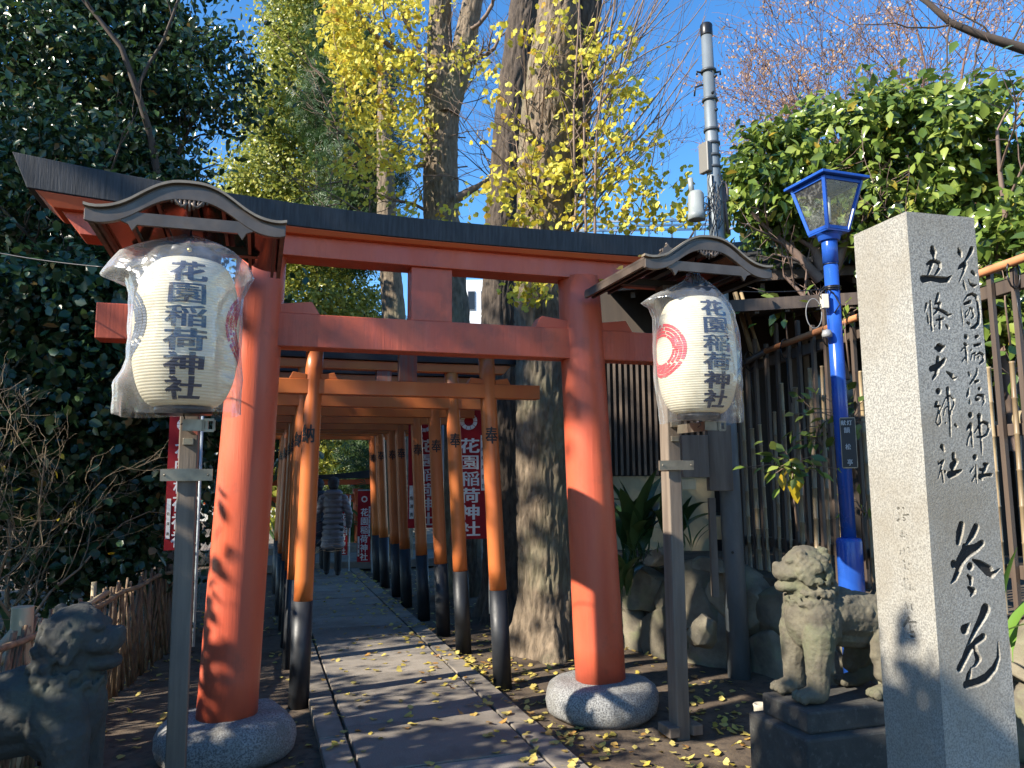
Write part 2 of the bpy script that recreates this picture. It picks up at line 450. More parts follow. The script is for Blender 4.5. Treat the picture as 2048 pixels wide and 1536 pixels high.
def trunk_mesh(name, pts, rad, mat, parent, nu=72, dz=.035, amp=.02, ridge=7.0, flare=None, seed=1):
    """bark: deep vertical furrows as real relief"""
    pts = np.array(pts, float); L = np.r_[0, np.cumsum(np.linalg.norm(np.diff(pts, axis=0), axis=1))]
    nv = max(8, int(L[-1] / dz)); t = np.linspace(0, L[-1], nv)
    C = np.stack([np.interp(t, L, pts[:, k]) for k in range(3)], -1); r = np.interp(t, L, rad)
    k = np.ones(5) / 5
    for a in range(3):
        C[2:-2, a] = np.convolve(C[:, a], k, 'valid')
    r[2:-2] = np.convolve(r, k, 'valid')
    th = np.linspace(0, 2 * PI, nu, endpoint=False)
    ct, st = np.cos(th), np.sin(th)
    Q = np.stack([np.broadcast_to(ct * ridge * .5, (nv, nu)), np.broadcast_to(st * ridge * .5, (nv, nu)), np.broadcast_to((t * 4.2)[:, None], (nv, nu))], -1)
    Q = Q * np.array([1, 1, 1]) ; Q2 = Q * np.array([2.2, 2.2, 1.3])
    w = 1 - np.clip(np.abs(fbm(Q + .5 * vnoise(Q * 1.7, seed)[..., None], 2, seed)) * 2.6, 0, 1.3)
    w = 1 - w
    w2 = 1 - np.abs(vnoise(Q2, seed + 9)) * 1.6
    rr = r[:, None] * (1 + .05 * vnoise(Q * .35, seed + 4)) + amp * (w * .8 + w2 * .35 - .6)
    if flare is not None:                        # buttress roots
        fl = np.clip(1 - t / flare[0], 0, 1)[:, None] ** 2.2
        rr = rr + fl * flare[1] * (.45 + .9 * np.clip(np.sin(th * flare[2] + flare[3]), -.2, 1))[None]
    V = np.stack([C[:, 0:1] + rr * ct, C[:, 1:2] + rr * st, np.broadcast_to(C[:, 2:3], (nv, nu))], -1).reshape(-1, 3)
    me = np_mesh(name, V, grid_faces(nu, nv, True), tuple(origin(parent)), smooth=True)
    return link_mesh(name, me, mat, parent)
# ================================================================== MATERIALS
VERM = M('vermilion paint', (.64, .125, .056), (.56, .095, .046), 3.0, (1, 1, .25), .44, bump=.0045, bsc=20, bst=(1, 1, .05), rvar=.16, c3=(.30, .075, .045), c3sc=3.2, c3lo=.54, c3hi=.78)
VERM_O = M('orange vermilion paint', (.60, .10, .02), (.52, .075, .02), 3.0, (1, 1, .3), .45, bump=.0008, bsc=22, bst=(1, 1, .2), rvar=.1)
GATE_O = M('gate orange paint', (.60, .175, .04), (.52, .13, .035), 3.5, (1, 1, .25), .42, bump=.001, bsc=22, bst=(1, 1, .15), rvar=.1, ovar=.12, c3=(.34, .11, .04), c3sc=2.0, c3lo=.62, c3hi=.85)
GATE_K = M('gate black paint', (.012, .014, .018), (.022, .024, .028), 5, rough=.5, bump=.0008, bsc=25, rvar=.1)
KASA = M('weathered black cap', (.010, .011, .013), (.035, .037, .042), 60, (1, 1, .05), .6, bump=.003, bsc=70, bst=(1, 1, .04), c3=(.07, .08, .06), c3sc=3, c3lo=.62, c3hi=.8)
GRANITE = M('granite', (.37, .36, .32), (.18, .175, .16), 150, rough=.8, bump=.002, bsc=120, lo=.42, hi=.6, c3=(.22, .19, .14), c3sc=1.6, c3lo=.46, c3hi=.8)
BASEST = M('rounded base stone', (.30, .30, .29), (.10, .10, .10), 110, rough=.85, bump=.004, bsc=60, lo=.42, hi=.6, c3=(.13, .12, .10), c3sc=3, c3lo=.48, c3hi=.7)
SLAB = M('path slab', (.25, .215, .175), (.17, .148, .122), 6, rough=.8, bump=.0022, bsc=140, c3=(.085, .08, .075), c3sc=3, c3lo=.5, c3hi=.75, ovar=.14)
SLAB_S = M('path slab granite', (.31, .27, .225), (.175, .155, .13), 160, rough=.78, bump=.0025, bsc=130, lo=.4, hi=.62, c3=(.13, .112, .09), c3sc=2.5, c3lo=.46, c3hi=.74, ovar=.2)
SOIL = M('dark soil', (.07, .048, .032), (.13, .095, .062), 3, rough=.95, bump=.012, bsc=16, c3=(.035, .026, .02), c3sc=14, c3lo=.5, c3hi=.7)
OLDWOOD = M('weathered grey wood', (.21, .165, .125), (.12, .092, .07), 14, (1, 1, .08), .75, bump=.002, bsc=50, bst=(1, 1, .06), ovar=.15)
DARKWOOD = M('dark brown wood', (.10, .07, .05), (.055, .038, .03), 12, (1, 1, .08), .6, bump=.002, bsc=45, bst=(1, 1, .06), ovar=.25)
ROOFM = M('stand roof metal', (.15, .115, .09), (.10, .078, .062), 8, rough=.42, bump=.0008, bsc=20, metal=.35, rvar=.1)
PANELM = M('polished roof underside', (.13, .045, .025), (.09, .03, .02), 5, rough=.14, metal=.75, rvar=.05)
RIBM = M('roof rib', (.03, .022, .018), rough=.35)
METAL = M('bracket metal', (.30, .26, .20), (.20, .17, .13), 9, rough=.42, metal=.7, rvar=.1)
BLUE = M('glossy blue paint', (.022, .095, .43), (.018, .08, .37), 4, rough=.24, bump=.0004, bsc=12, rvar=.06, c3=(.03, .10, .36), c3sc=9, c3lo=.66, c3hi=.75)
POLE = M('galvanised pole', (.20, .23, .25), (.13, .155, .175), 5, (1, 1, .4), .5, bump=.001, bsc=30, bst=(1, 1, .3), metal=.25)
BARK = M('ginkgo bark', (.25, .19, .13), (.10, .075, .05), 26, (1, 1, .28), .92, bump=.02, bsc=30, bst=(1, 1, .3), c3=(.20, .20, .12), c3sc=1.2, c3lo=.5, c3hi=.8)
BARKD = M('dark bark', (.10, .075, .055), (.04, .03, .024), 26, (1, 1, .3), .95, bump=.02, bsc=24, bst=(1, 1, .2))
TWIG = M('twig bark', (.22, .15, .10), (.15, .10, .075), 8, rough=.75)
TWIGD = M('dark twig bark', (.09, .065, .05), (.055, .042, .034), 8, rough=.85)
ROOF_LIT = M('stand roof edge', (.34, .27, .19), (.22, .17, .12), 12, rough=.45, metal=.3)  # lighter tan than the roof: the edge's sunlit highlight put into colour
ROCK = M('wall boulder', (.23, .20, .14), (.11, .095, .07), 5, rough=.9, bump=.008, bsc=16, c3=(.17, .19, .09), c3sc=3.5, c3lo=.52, c3hi=.78, ovar=.2)
LION_SHADE = M('statue stone with painted shade', (.055, .055, .048), (.035, .036, .034), 8, rough=.9, bump=.006, bsc=45, c3=(.07, .08, .055), c3sc=4.5, c3lo=.5, c3hi=.8)  # darker copy of the lion stone, with the left lion's shade in its colour
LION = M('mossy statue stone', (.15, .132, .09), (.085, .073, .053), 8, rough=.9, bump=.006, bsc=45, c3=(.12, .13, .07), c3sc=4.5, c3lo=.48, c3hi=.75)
PLINTH = M('dark plinth stone', (.07, .066, .058), (.04, .038, .035), 7, rough=.85, bump=.004, bsc=50, c3=(.10, .10, .085), c3sc=30, c3lo=.55, c3hi=.7)
BAMBOO = M('bamboo cane', (.36, .27, .15), (.22, .15, .085), 6, (1, 1, .3), .45, bump=.001, bsc=25, ovar=.35, c3=(.09, .07, .05), c3sc=4, c3lo=.55, c3hi=.75)
BRUSH = M('brushwood stick', (.27, .18, .10), (.13, .08, .045), 14, rough=.7, bump=.002, bsc=40, ovar=.35)
PALEWOOD = M('peeled pale wood', (.52, .42, .25), (.38, .30, .18), 10, (1, 1, .2), .6, bump=.001, bsc=30, bst=(1, 1, .1))
CLAY = M('orange bamboo pole', (.58, .25, .11), (.45, .18, .08), 8, rough=.4, bump=.0006, bsc=20)
RED = M('banner red cloth', (.42, .012, .02), (.36, .010, .018), 5, rough=.75, trans=.25)
WHITE = M('white print', (.80, .80, .78), rough=.7)
BLACKP = M('black print', (.012, .012, .014), rough=.5)
INK = M('lantern ink', (.018, .026, .055), rough=.55)
REDINK = M('lantern red ink', (.60, .015, .03), rough=.5)
PAPER = M('lantern paper', (.86, .80, .62), (.82, .75, .56), 20, rough=.6, trans=.35)
BLACKM = M('black metal', (.015, .015, .017), rough=.35, metal=.2)
PLASTER = M('ochre plaster', (.42, .34, .20), (.34, .27, .16), 5, rough=.9, bump=.003, bsc=30)

# ================================================================== SETTING: ground, path
def soil_h(x, y):
    P = np.stack([x, y, np.zeros_like(x)], -1); return .018 * fbm(P * 1.3, 3, 5) + .008 * fbm(P * 6, 2, 9)
gx = np.unique(np.r_[-150, -70, -30, -15, np.arange(-7, 7.01, .07), 15, 30, 70, 150]); gy = np.unique(np.r_[-150, -60, -20, -8, np.arange(-1, 14.01, .07), 20, 35, 80, 180])
X, Y = np.meshgrid(gx, gy); inn = ((np.abs(X) < 7) & (Y > -1) & (Y < 14))
Z = np.where(inn, soil_h(X, Y) - .02, -.03)
ground = link_mesh('ground', np_mesh('ground', np.stack([X, Y, Z], -1).reshape(-1, 3), grid_faces(len(gx), len(gy)), smooth=True), SOIL)
tag(ground, kind='structure')
def gz(x, y):
    return float(soil_h(np.array([x]), np.array([y]))[0]) - .02 if abs(x) < 7 and -1 < y < 14 else -.03

PATHZ = .035
mb = MB(); mb.box(W(0, 3.2, -.018), (1.24, 13.6, .05), ANG)
path = mb.build('stone_path', SOIL); tag(path, kind='structure')
rs = random.Random(4)
def slab(name, s0, s1, t0, t1, mat, h=0.0):
    e = .006; c = W((s0 + s1) / 2, (t0 + t1) / 2, PATHZ - .03 + h + rs.uniform(-.003, .003))
    m = MB(); m.box((0, 0, 0), (s1 - s0 - 2 * e, t1 - t0 - 2 * e, .06), 0)
    o = m.build(name, mat, None, bevel=.006); o.parent = path
    o.location = c; o.rotation_euler = (rs.uniform(-.004, .004), rs.uniform(-.005, .005), ANG + rs.uniform(-.003, .003))
t = -3.6
for L in (.95, .62, .74, .63, .78, .58, .66, .72, .6, .7, .64, .75, .62, .7, .66, .72, .6, .7):
    if t < 8.6: slab('paving_slab', -.492, .475, t, min(t + L, 8.7), SLAB_S)
    t += L
for side, (a, b) in ((0, (-.668, -.498)), (1, (.481, .655))):
    t = -3.6 + (.3 if side else 0)
    while t < 8.6:
        L = rs.choice((.9, 1.05, .8, 1.2)); slab('border_slab', a + rs.uniform(-.006, .006), b + rs.uniform(-.006, .006), t, min(t + L, 8.7), SLAB); t += L
# low steps at the far end
mb = MB(); mb.box(W(.4, 9.6, .07), (4.2, 1.7, .14), ANG); st1 = mb.build('far_step', SLAB, bevel=.01); tag(st1, kind='structure')
mb = MB(); mb.box(W(.4, 12.6, .13), (5.4, 4.2, .26), ANG); st2 = mb.build('far_landing', SLAB, bevel=.01); tag(st2, kind='structure')

# ================================================================== THE BIG GATE
def torii(name, label, group, half, lean, r0, r1, zb, ztop, nuki, nuki_half, nuki_d, shim, shim_half, kas, kas_half, rise, mats, strut=True, wedge=True, tt=0.0, ss=0.0, taper=1.0, base=None, black=0.0, seg=28, strut_mat=None, depth=(.20, .34), wz=.055):
    P, N_, K, SH = mats
    r = thing(name, label, 'torii gate', W(ss, tt, 0), group)
    for sgn in (-1, 1):
        ln = lean[0] if sgn < 0 else lean[1]
        mb = MB(); z0 = black if black else zb
        pts = []; rr = []
        for k in range(13):
            q = k / 12; z = z0 + (ztop - z0) * q; w = (z - zb) / (ztop - zb)
            pts.append(W(ss + sgn * (half - ln * w), tt, z)); rr.append(r0 + (r1 - r0) * w ** 1.2)
        mb.tube(pts, rr, seg); pil = mb.build('pillar', P, r)
        if black:
            mb = MB(); mb.tube([W(ss + sgn * half, tt, -.06), W(ss + sgn * (half - ln * .27), tt, black)], [r0 + .004, r0 + .003], seg); mb.build('pillar_foot', K, pil)
        if base: base(sgn, r)
    mb = MB(); mb.box(W(ss, tt, (nuki[0] + nuki[1]) / 2), (nuki_half[0] + nuki_half[1], nuki_d, nuki[1] - nuki[0]), ANG)
    if nuki_half[0] != nuki_half[1]:
        mb = MB(); mb.box(W(ss + (nuki_half[1] - nuki_half[0]) / 2, tt, (nuki[0] + nuki[1]) / 2), (nuki_half[0] + nuki_half[1], nuki_d, nuki[1] - nuki[0]), ANG)
    mb.build('tie_beam', N_, r, bevel=.005)
    if strut:
        mb = MB(); mb.box(W(ss, tt, (nuki[1] + shim[0]) / 2), (.27 * taper, nuki_d * .9, shim[0] - nuki[1] + .02 - .02), ANG); mb.build('centre_strut', strut_mat or N_, r, bevel=.004)
    # lintel and cap are swept up towards their ends
    def curved(zlo, zhi, hw_t, hw_b, d0, d1, kr, nm, mat, n=29):
        V = []; F = []
        for i in range(n):
            q = -1 + 2 * i / (n - 1)
            st, sb = q * hw_t, q * hw_b
            if base and q > 0: st *= .92; sb *= .92
            kf = .5 if (base and q > 0) else 1.0
            for s_, z, d in ((sb, zlo + kf * kr[0] * sb * sb, d0), (st, zhi + kf * kr[1] * st * st, d1)):
                V += [W(ss + s_, tt - d / 2, z), W(ss + s_, tt + d / 2, z)]
            if i:
                a, b = 4 * (i - 1), 4 * i
                F += [(a, b, b + 2, a + 2), (a + 1, a + 3, b + 3, b + 1), (a, a + 1, b + 1, b), (a + 2, b + 2, b + 3, a + 3)]
        F += [(0, 2, 3, 1), (4 * n - 4, 4 * n - 3, 4 * n - 1, 4 * n - 2)]
        m = MB(); m.add(V, F); return m.build(nm, mat, r, bevel=.004)
    curved(shim[0], shim[1], shim_half[0], shim_half[1], depth[0], depth[0], (rise[0], rise[0] * .9), 'lintel', SH)
    if base:                                   # red soffit board under the black cap
        curved(shim[1] - .002, kas[0], kas_half[1] - .035, shim_half[0] + .03, depth[1] - .05, depth[1] - .012, (rise[0] * .9, rise[1]), 'soffit_board', VERM_O)
    curved(kas[0] + .002, kas[1], kas_half[0], kas_half[1], depth[1], depth[1] + .02, (rise[1], rise[2]), 'roof_cap', K if not base else KASA)
    if wedge:
        for sgn in (-1, 1):
            ln = lean[0] if sgn < 0 else lean[1]; c = sgn * (half - ln * .88)
            for s2 in (-1, 1):
                x0 = c + s2 * r1 * .8; x1 = c + s2 * (r1 + .17 * taper)
                poly = [(x0, 0), (x1 + s2 * .05 * taper, 0), (x1, wz * 1.45), (x0, wz)]
                m = MB(); m.prism(poly, lambda a, b, d: W(ss + a, tt + d, nuki[1] + .001 + b), -nuki_d * .44, nuki_d * .44); m.build('wedge', N_, r, bevel=.003)
    return r
def base_stone(sgn, r):
    m = MB(); prof = [(.20, -.03), (.33, -.02), (.365, .02), (.375, .07), (.372, .12), (.355, .165), (.315, .198), (.26, .212), (.12, .216)]
    m.lathe(W(sgn * 1.175, 0, 0), prof, 56); o = m.build('base_stone', BASEST, r)
    me = o.data; displace(me, lambda V: .022 * fbm(V * 3.2 + sgn, 4, 3))
big = torii('torii_gate', 'large vermilion torii gate with curved black cap on two round base stones', None, 1.175, (.115, .105), .168, .146, .2, 2.94,
            (2.355, 2.562), (1.95, 1.968), .16, (2.915, 3.045), (2.15, 2.05), (3.072, 3.208), (2.39, 2.31), (.0075, .0175, .027), (VERM, VERM, KASA, VERM), base=base_stone, seg=56)
# collars painted darker near the foot of the posts are just wear; nothing added

# ================================================================== THE TUNNEL OF SMALL GATES
SS0 = .018; HALF = .748; T1 = .88
GREYW = M('peeling painted wood', (.20, .15, .12), (.34, .10, .06), 30, (1, 1, .12), .8, bump=.002, bsc=60, bst=(1, 1, .1))
def pil_text(ch, sgn, parent, tt, ss):
    ln = .06 if sgn < 0 else .12
    V, F = column_text(ch, 0, 0, .2, .11, .14, .02); V, F = refine(V, F, .018, None)
    z0 = 1.875
    def fn(a, b, e=0):
        w = (z0 + b) / 2.5; r = .067 + (.063 - .067) * w ** 1.2 + .0015 + e; th = a / r - PI / 2 + (.24 if sgn > 0 else -.1) 
        c = W(ss + sgn * (HALF - ln * w), tt); return (c[0] + r * math.cos(th), c[1] + r * math.sin(th), z0 + b)
    flat_to('lettering', V, F, fn, BLACKP, parent)
offs = [0, 1.14, 1.97, 2.93, 3.9, 4.68, 5.62, 6.4]
glab = ['nearest small orange torii gate, directly behind the large vermilion gate', 'second small orange torii gate in the tunnel, counting from the camera', 'third small orange torii gate in the tunnel, counting from the camera',
        'fourth small orange torii gate in the tunnel', 'fifth small orange torii gate in the tunnel', 'sixth small orange torii gate in the tunnel, deep in shade',
        'seventh small orange torii gate, last but one before the person', 'farthest small orange torii gate of the tunnel, beside the person in the coat']
gates = []
for i, o_ in enumerate(offs):
    if i == 0:
        g = torii('small_torii_gate', glab[0], 'orange torii gates forming a tunnel over the path', HALF, (.06, .12),   .067, .063, 0, 2.5, (2.165, 2.275), (1.09, 1.06), .10,
                  (2.5, 2.58), (1.2, 1.13), (2.582, 2.68), (1.36, 1.28), (.004, .008, .02), (GATE_O, GATE_O, GATE_K, GATE_O), tt=T1, ss=SS0, black=.695, seg=24, strut_mat=GREYW, taper=.5, depth=(.11, .17), wz=.034)
        for p in [c for c in g.children if c.name.startswith('pillar')]:
            sgn = 1 if sum(v.co.x for v in p.data.vertices) > 0 else -1
            pil_text('奉' if sgn > 0 else '納', sgn, p, T1, SS0)
        g0 = g
    else:
        a = W(0, 0); b = W(rs.uniform(-.012, .012), o_)
        g = copy_tree(g0, None, (b[0] - a[0], b[1] - a[1], rs.uniform(-.02, .02))); g['label'] = glab[i]; g.rotation_euler = (0, 0, rs.uniform(-.012, .012))
    gates.append(g)
# the red gate across the far landing
FM = (VERM_O, VERM_O, GATE_K, VERM_O)
far = torii('far_torii_gate', 'far low vermilion torii gate with upturned black cap beyond the tunnel', None, 1.35, (.08, .08), .12, .10, .2, 1.35, (1.08, 1.2), (1.75, 1.75), .1,
            (1.42, 1.53), (1.72, 1.68), (1.532, 1.62), (2.05, 1.95), (.006, .012, .045), FM, tt=11.2, ss=-.35, seg=20, taper=.8, depth=(.14, .24), wz=.03)

# ================================================================== FALLEN LEAVES
GK = LEAF('ginkgo leaf', [(0, (.58, .47, .04)), (.35, (.70, .62, .08)), (.75, (.56, .54, .10)), (.93, (.62, .46, .05)), (1, (.5, .27, .05))], rough=.5, trans=.4, spec=.3)
GKD = LEAF('fallen ginkgo leaf', [(0, (.56, .42, .07)), (.4, (.62, .52, .16)), (.7, (.50, .40, .12)), (.88, (.46, .25, .07)), (1, (.36, .20, .09))], rough=.6, trans=.25, spec=.25)
rng = np.random.default_rng(11)
def on_path(s, t): return (s > -.68) & (s < .66) & (t > -3.6) & (t < 8.7)
S_ = []; 
for n, (s0, s1), (t0, t1) in ((620, (.62, 2.4), (-1.7, 3.2)), (260, (.62, 2.2), (-1.6, 0.4)), (330, (-.66, .66), (-1.4, 8.5)), (260, (.3, .75), (-1.4, 8.0)), (420, (-2.4, -.66), (-1.4, 5.0)), (240, (.6, 1.6), (3, 8.5)), (150, (-3.0, -.7), (4, 8)), (160, (.62, 1.1), (.6, 2.5))):
    S_.append(np.stack([rng.uniform(s0, s1, n), rng.uniform(t0, t1, n)], -1))
S_ = np.concatenate(S_); k = (fbm(np.c_[S_ * 1.6, np.zeros(len(S_))], 2, 21) > -.25) | (rng.random(len(S_)) < .35); S_ = S_[k]
ok = np.ones(len(S_), bool)
for c, rad in (((-1.175, 0), .37), ((1.175, 0), .37)): ok &= np.hypot(S_[:, 0] - c[0], S_[:, 1] - c[1]) > rad
S_ = S_[ok]
PX = O0[0] + S_[:, 0] * UX - S_[:, 1] * UY; PY = O0[1] + S_[:, 0] * UY + S_[:, 1] * UX
PZ = np.where(on_path(S_[:, 0], S_[:, 1]), PATHZ + .004, soil_h(PX, PY) - .02 + .006)
PL = np.stack([PX, PY, PZ], -1)
NN = unit(rng.normal(size=PL.shape) * np.array([.28, .28, 0]) + np.array([0, 0, 1])); DD = rng.normal(size=PL.shape) * np.array([1, 1, .05])
RR = frames(DD, NN); SZ = rng.uniform(.034, .062, len(PL)); PL[:, 2] += np.abs(NN[:, 0]) * .02
x, y, d = proj(PL); vis = (x > -10) & (x < 2058) & (y < 1546); key = np.where(vis, SZ / d, 0); ix = np.argsort(-key)[:300]
T, F = leaf_tpl('ginkgo')
TC = T.copy(); TC[:, 2] = TC[:, 0] ** 2 * .25 - (TC[:, 1] - .4) * .12 + .05 * np.sin(TC[:, 0] * 6); TC[:, 2] -= TC[:, 2].min()
T2 = T.copy(); T2[:, 2] = -T2[:, 0] * .25 + T2[:, 0] ** 2 * .45; T2[:, 2] -= T2[:, 2].min()
tpls = []
for TT in (TC, T2):
    me = bpy.data.meshes.new('ginkgo_leaf'); me.from_pydata(TT.tolist(), [], F); me.materials.append(GKD); tpls.append(me)
for i in ix:
    o = bpy.data.objects.new('fallen_leaf', tpls[i % 2]); COL.objects.link(o)
    m = Matrix(RR[i].tolist()).to_4x4() @ Matrix.Diagonal((SZ[i], SZ[i], SZ[i], 1)); m.translation = Vector(PL[i]); o.matrix_world = m
    onp = bool(on_path(S_[i, 0], S_[i, 1]))
    lab = 'yellow ginkgo leaf lying on the grey stone path' if onp else ('yellow ginkgo leaf lying on dark soil right of the path' if S_[i, 0] > 0 else 'yellow ginkgo leaf lying on dark soil left of the path')
    tag(o, lab, 'leaf', 'fallen ginkgo leaves on the path' if onp else ('fallen ginkgo leaves right of the path' if S_[i, 0] > 0 else 'fallen ginkgo leaves left of the path'))
mk = np.ones(len(PL), bool); mk[ix] = False
lit = link_mesh('leaf_litter', leaf_mesh('leaf_litter', PL[mk], RR[mk], SZ[mk], 'ginkgo'), GKD); tag(lit, 'litter of fallen yellow ginkgo leaves further back', 'leaf litter', kind='stuff')
# ================================================================== STONE PILLAR WITH CARVED WRITING
SA = math.radians(14.6)
def SP(a, b, z, c=np.array([1.489, 2.80])):        # a along the front face (right), b back along the left face
    return (c[0] + a * math.cos(SA) - b * math.sin(SA), c[1] + a * math.sin(SA) + b * math.cos(SA), z)
SWD, SDP, SHT = .312, .292, 2.53
def face_uv(px, py, left=False):
    d = pix(px, py); o = np.array([0, 0, EYE]); c = np.array([1.489, 2.80, 0])
    e1 = np.array([math.cos(SA), math.sin(SA), 0]); e2 = np.array([-math.sin(SA), math.cos(SA), 0])
    n, e = (e1, e2) if left else (e2, e1)
    k = ((c - o) @ n) / (d @ n); p = o + d * k - c; return p @ e, p[2]
A_ = (1820, 480, 6.4); B_ = (1830, 700, 5.689); C_ = (1860, 1030, 4.266); D_ = (1770, 1000, 5.3)
STR = [
 (A_, [[(290,100,26),(300,150,40),(308,195,24),(310,250,14)], [(225,310,16),(270,275,20),(330,270,20),(380,300,22),(385,350,20),(350,410,16),(325,445,10)], [(285,300,22),(260,370,18),(230,450,10)], [(172,500,40),(280,488,30),(400,510,34),(480,510,28),(535,455,6)],
  [(620,110,12),(640,160,30),(660,210,12)], [(795,110,26),(775,160,26),(740,220,18),(705,280,12)], [(705,300,26),(650,340,22),(620,370,8)], [(715,320,22),(690,400,16),(655,480,10),(630,545,5)], [(800,410,20),(835,440,18)], [(685,520,7),(695,580,18),(715,630,12)], [(745,500,4),(775,560,16),(820,590,18),(855,575,6)],
  [(215,820,16),(205,870,12),(190,925,4)], [(262,785,12),(268,900,14),(275,1050,14),(285,1150,16)], [(220,940,6),(235,1010,14),(240,1060,14)], [(365,690,16),(350,750,20),(325,820,12)], [(345,810,10),(385,810,18),(370,880,18),(330,930,12),(300,960,6)], [(305,870,6),(380,890,16),(470,940,20),(495,965,16),(540,945,5)], [(380,975,12),(390,1050,18),(385,1130,16)], [(340,1025,10),(430,1005,14)], [(320,1100,10)], [(465,1090,12),(490,1125,16)],
  [(690,780,6),(740,710,12),(800,690,14),(850,720,20),(870,800,20),(890,950,20),(880,1060,22),(840,1110,22),(780,1130,8)], [(655,850,5),(665,950,9),(680,1050,9),(685,1105,3)], [(700,820,14),(770,790,20)], [(770,870,10),(800,880,12),(805,930,14),(820,970,14),(790,1005,8)], [(740,900,7),(710,940,9),(715,990,10),(745,960,7),(770,890,7)], [(735,1055,12),(765,1075,16)],
  [(720,1240,27)], [(850,1240,20),(875,1230,14)], [(700,1330,16),(720,1340,14),(740,1350,8)], [(715,1330,14),(718,1430,14),(725,1530,12)], [(660,1420,8),(690,1380,10)], [(830,1350,16),(880,1340,16),(905,1330,12)], [(785,1410,12)],
  [(325,1385,14),(380,1380,46),(440,1365,14)]]),
 (B_, [[(590,10,12),(597,150,6)], [(540,130,9),(575,80,7)], [(640,110,9),(650,50,7),(690,30,7),(680,110,7)], [(700,60,7),(740,30,10),(780,60,15),(780,120,14),(740,155,10)], [(725,85,13)],
  [(610,260,10),(625,285,15)], [(710,220,10),(705,270,13),(670,330,11),(630,385,10)], [(690,365,16),(725,350,12)], [(615,440,7),(605,500,18),(595,525,12)], [(625,570,9),(625,600,15)], [(735,440,19)], [(700,560,17),(730,565,12)], [(690,540,7),(720,510,9),(780,520,16),(790,580,14),(765,640,4)],
  [(635,740,28)], [(635,850,20),(610,880,16),(595,910,10)], [(640,860,18),(645,930,14),(610,1000,9),(595,1080,11)], [(650,950,10),(650,1040,13),(655,1100,10)], [(735,750,26),(740,850,18),(750,980,16),(760,1100,14),(762,1190,5)], [(680,940,8),(730,860,10),(780,820,13),(830,840,16),(845,890,16),(820,960,13),(770,990,12),(710,990,9)],
  [(685,1220,27)], [(695,1310,7),(697,1400,12),(705,1510,7)], [(635,1385,12),(670,1330,7)], [(690,1420,10),(655,1490,9)], [(790,1300,16),(830,1300,13),(800,1350,20),(780,1400,20)], [(745,1360,14),(790,1370,16)], [(745,1440,26),(800,1425,17),(870,1420,17)], [(745,1440,20),(765,1475,10)],
  [(265,90,20),(260,150,22),(255,200,26),(250,260,20),(205,330,12)], [(190,215,28),(240,200,33),(310,150,26),(340,105,16)], [(360,245,7),(420,290,22),(445,330,14),(480,310,5)],
  [(270,470,30)], [(250,600,18),(235,640,16),(285,640,12)], [(280,650,12),(260,740,10),(240,820,7),(270,860,9),(295,820,9),(285,720,9),(320,620,7),(350,550,7),(400,520,9),(445,560,11),(445,620,11),(420,680,9),(415,730,9)], [(375,440,20),(380,520,18),(390,650,14),(400,800,13),(405,980,10)], [(330,740,7),(340,670,6),(375,640,6)], [(350,830,9)], [(460,850,14),(480,870,11)],
  [(310,1100,24),(335,1150,10)], [(265,1270,7),(270,1300,9),(325,1260,13),(300,1340,11),(265,1470,4)], [(310,1380,11),(325,1500,11)], [(345,1385,15)], [(440,1190,22),(445,1240,22),(470,1270,24),(430,1320,36),(430,1360,22)], [(400,1420,34),(470,1400,26),(530,1370,11)]]),
 (C_, [[(270,82,24),(255,150,30),(242,235,20)], [(395,105,26),(365,170,26),(320,240,14)], [(445,240,22),(390,285,30),(310,320,44),(260,395,34),(245,470,24),(215,540,20),(185,580,8)], [(205,420,28)], [(300,275,26)], [(370,385,9),(430,420,26),(500,475,38),(530,515,20),(595,460,5)], [(345,440,28)], [(325,515,10),(350,545,19),(350,590,13)], [(330,620,11),(370,650,25),(350,690,8)],
  [(300,975,36),(335,930,9)], [(475,805,38),(450,870,32),(400,960,22),(350,1060,15),(300,1170,10),(270,1240,5)], [(455,1040,25),(400,1080,24),(350,1140,20),(290,1240,25),(255,1310,25)], [(390,1110,11),(395,1180,19),(415,1230,25),(390,1280,13),(360,1300,5)], [(350,1310,8),(335,1370,22),(325,1410,20)], [(310,1450,26),(400,1430,28),(480,1390,30),(550,1310,25),(585,1220,15),(582,1080,4)]])]
STL = [(D_, [[(130,95,10),(150,88,6)], [(190,90,11)], [(145,140,6),(148,200,6),(130,225,9)], [(185,165,5),(250,160,6)], [(190,190,7),(215,205,6),(195,225,5)], [(180,330,7),(178,395,7)], [(160,385,7)], [(200,395,9)], [(225,370,6)], [(165,540,6),(162,585,6)], [(200,520,6),(200,560,6)], [(240,510,6),(252,515,5),(250,560,5)],
  [(200,655,11)], [(250,685,9)], [(205,690,5),(210,730,9)], [(240,740,8)], [(205,835,7),(215,970,7)], [(240,845,8)], [(265,900,5),(262,955,9)], [(300,955,9)], [(185,915,7)], [(270,1060,6)], [(215,1085,7),(235,1160,9)], [(275,1110,8),(282,1165,9)], [(250,1255,14),(190,1345,9)], [(240,1300,9),(325,1300,10)], [(262,1330,9),(262,1380,9)], [(265,1410,9),(300,1400,9),(310,1450,10),(265,1450,8)]])]
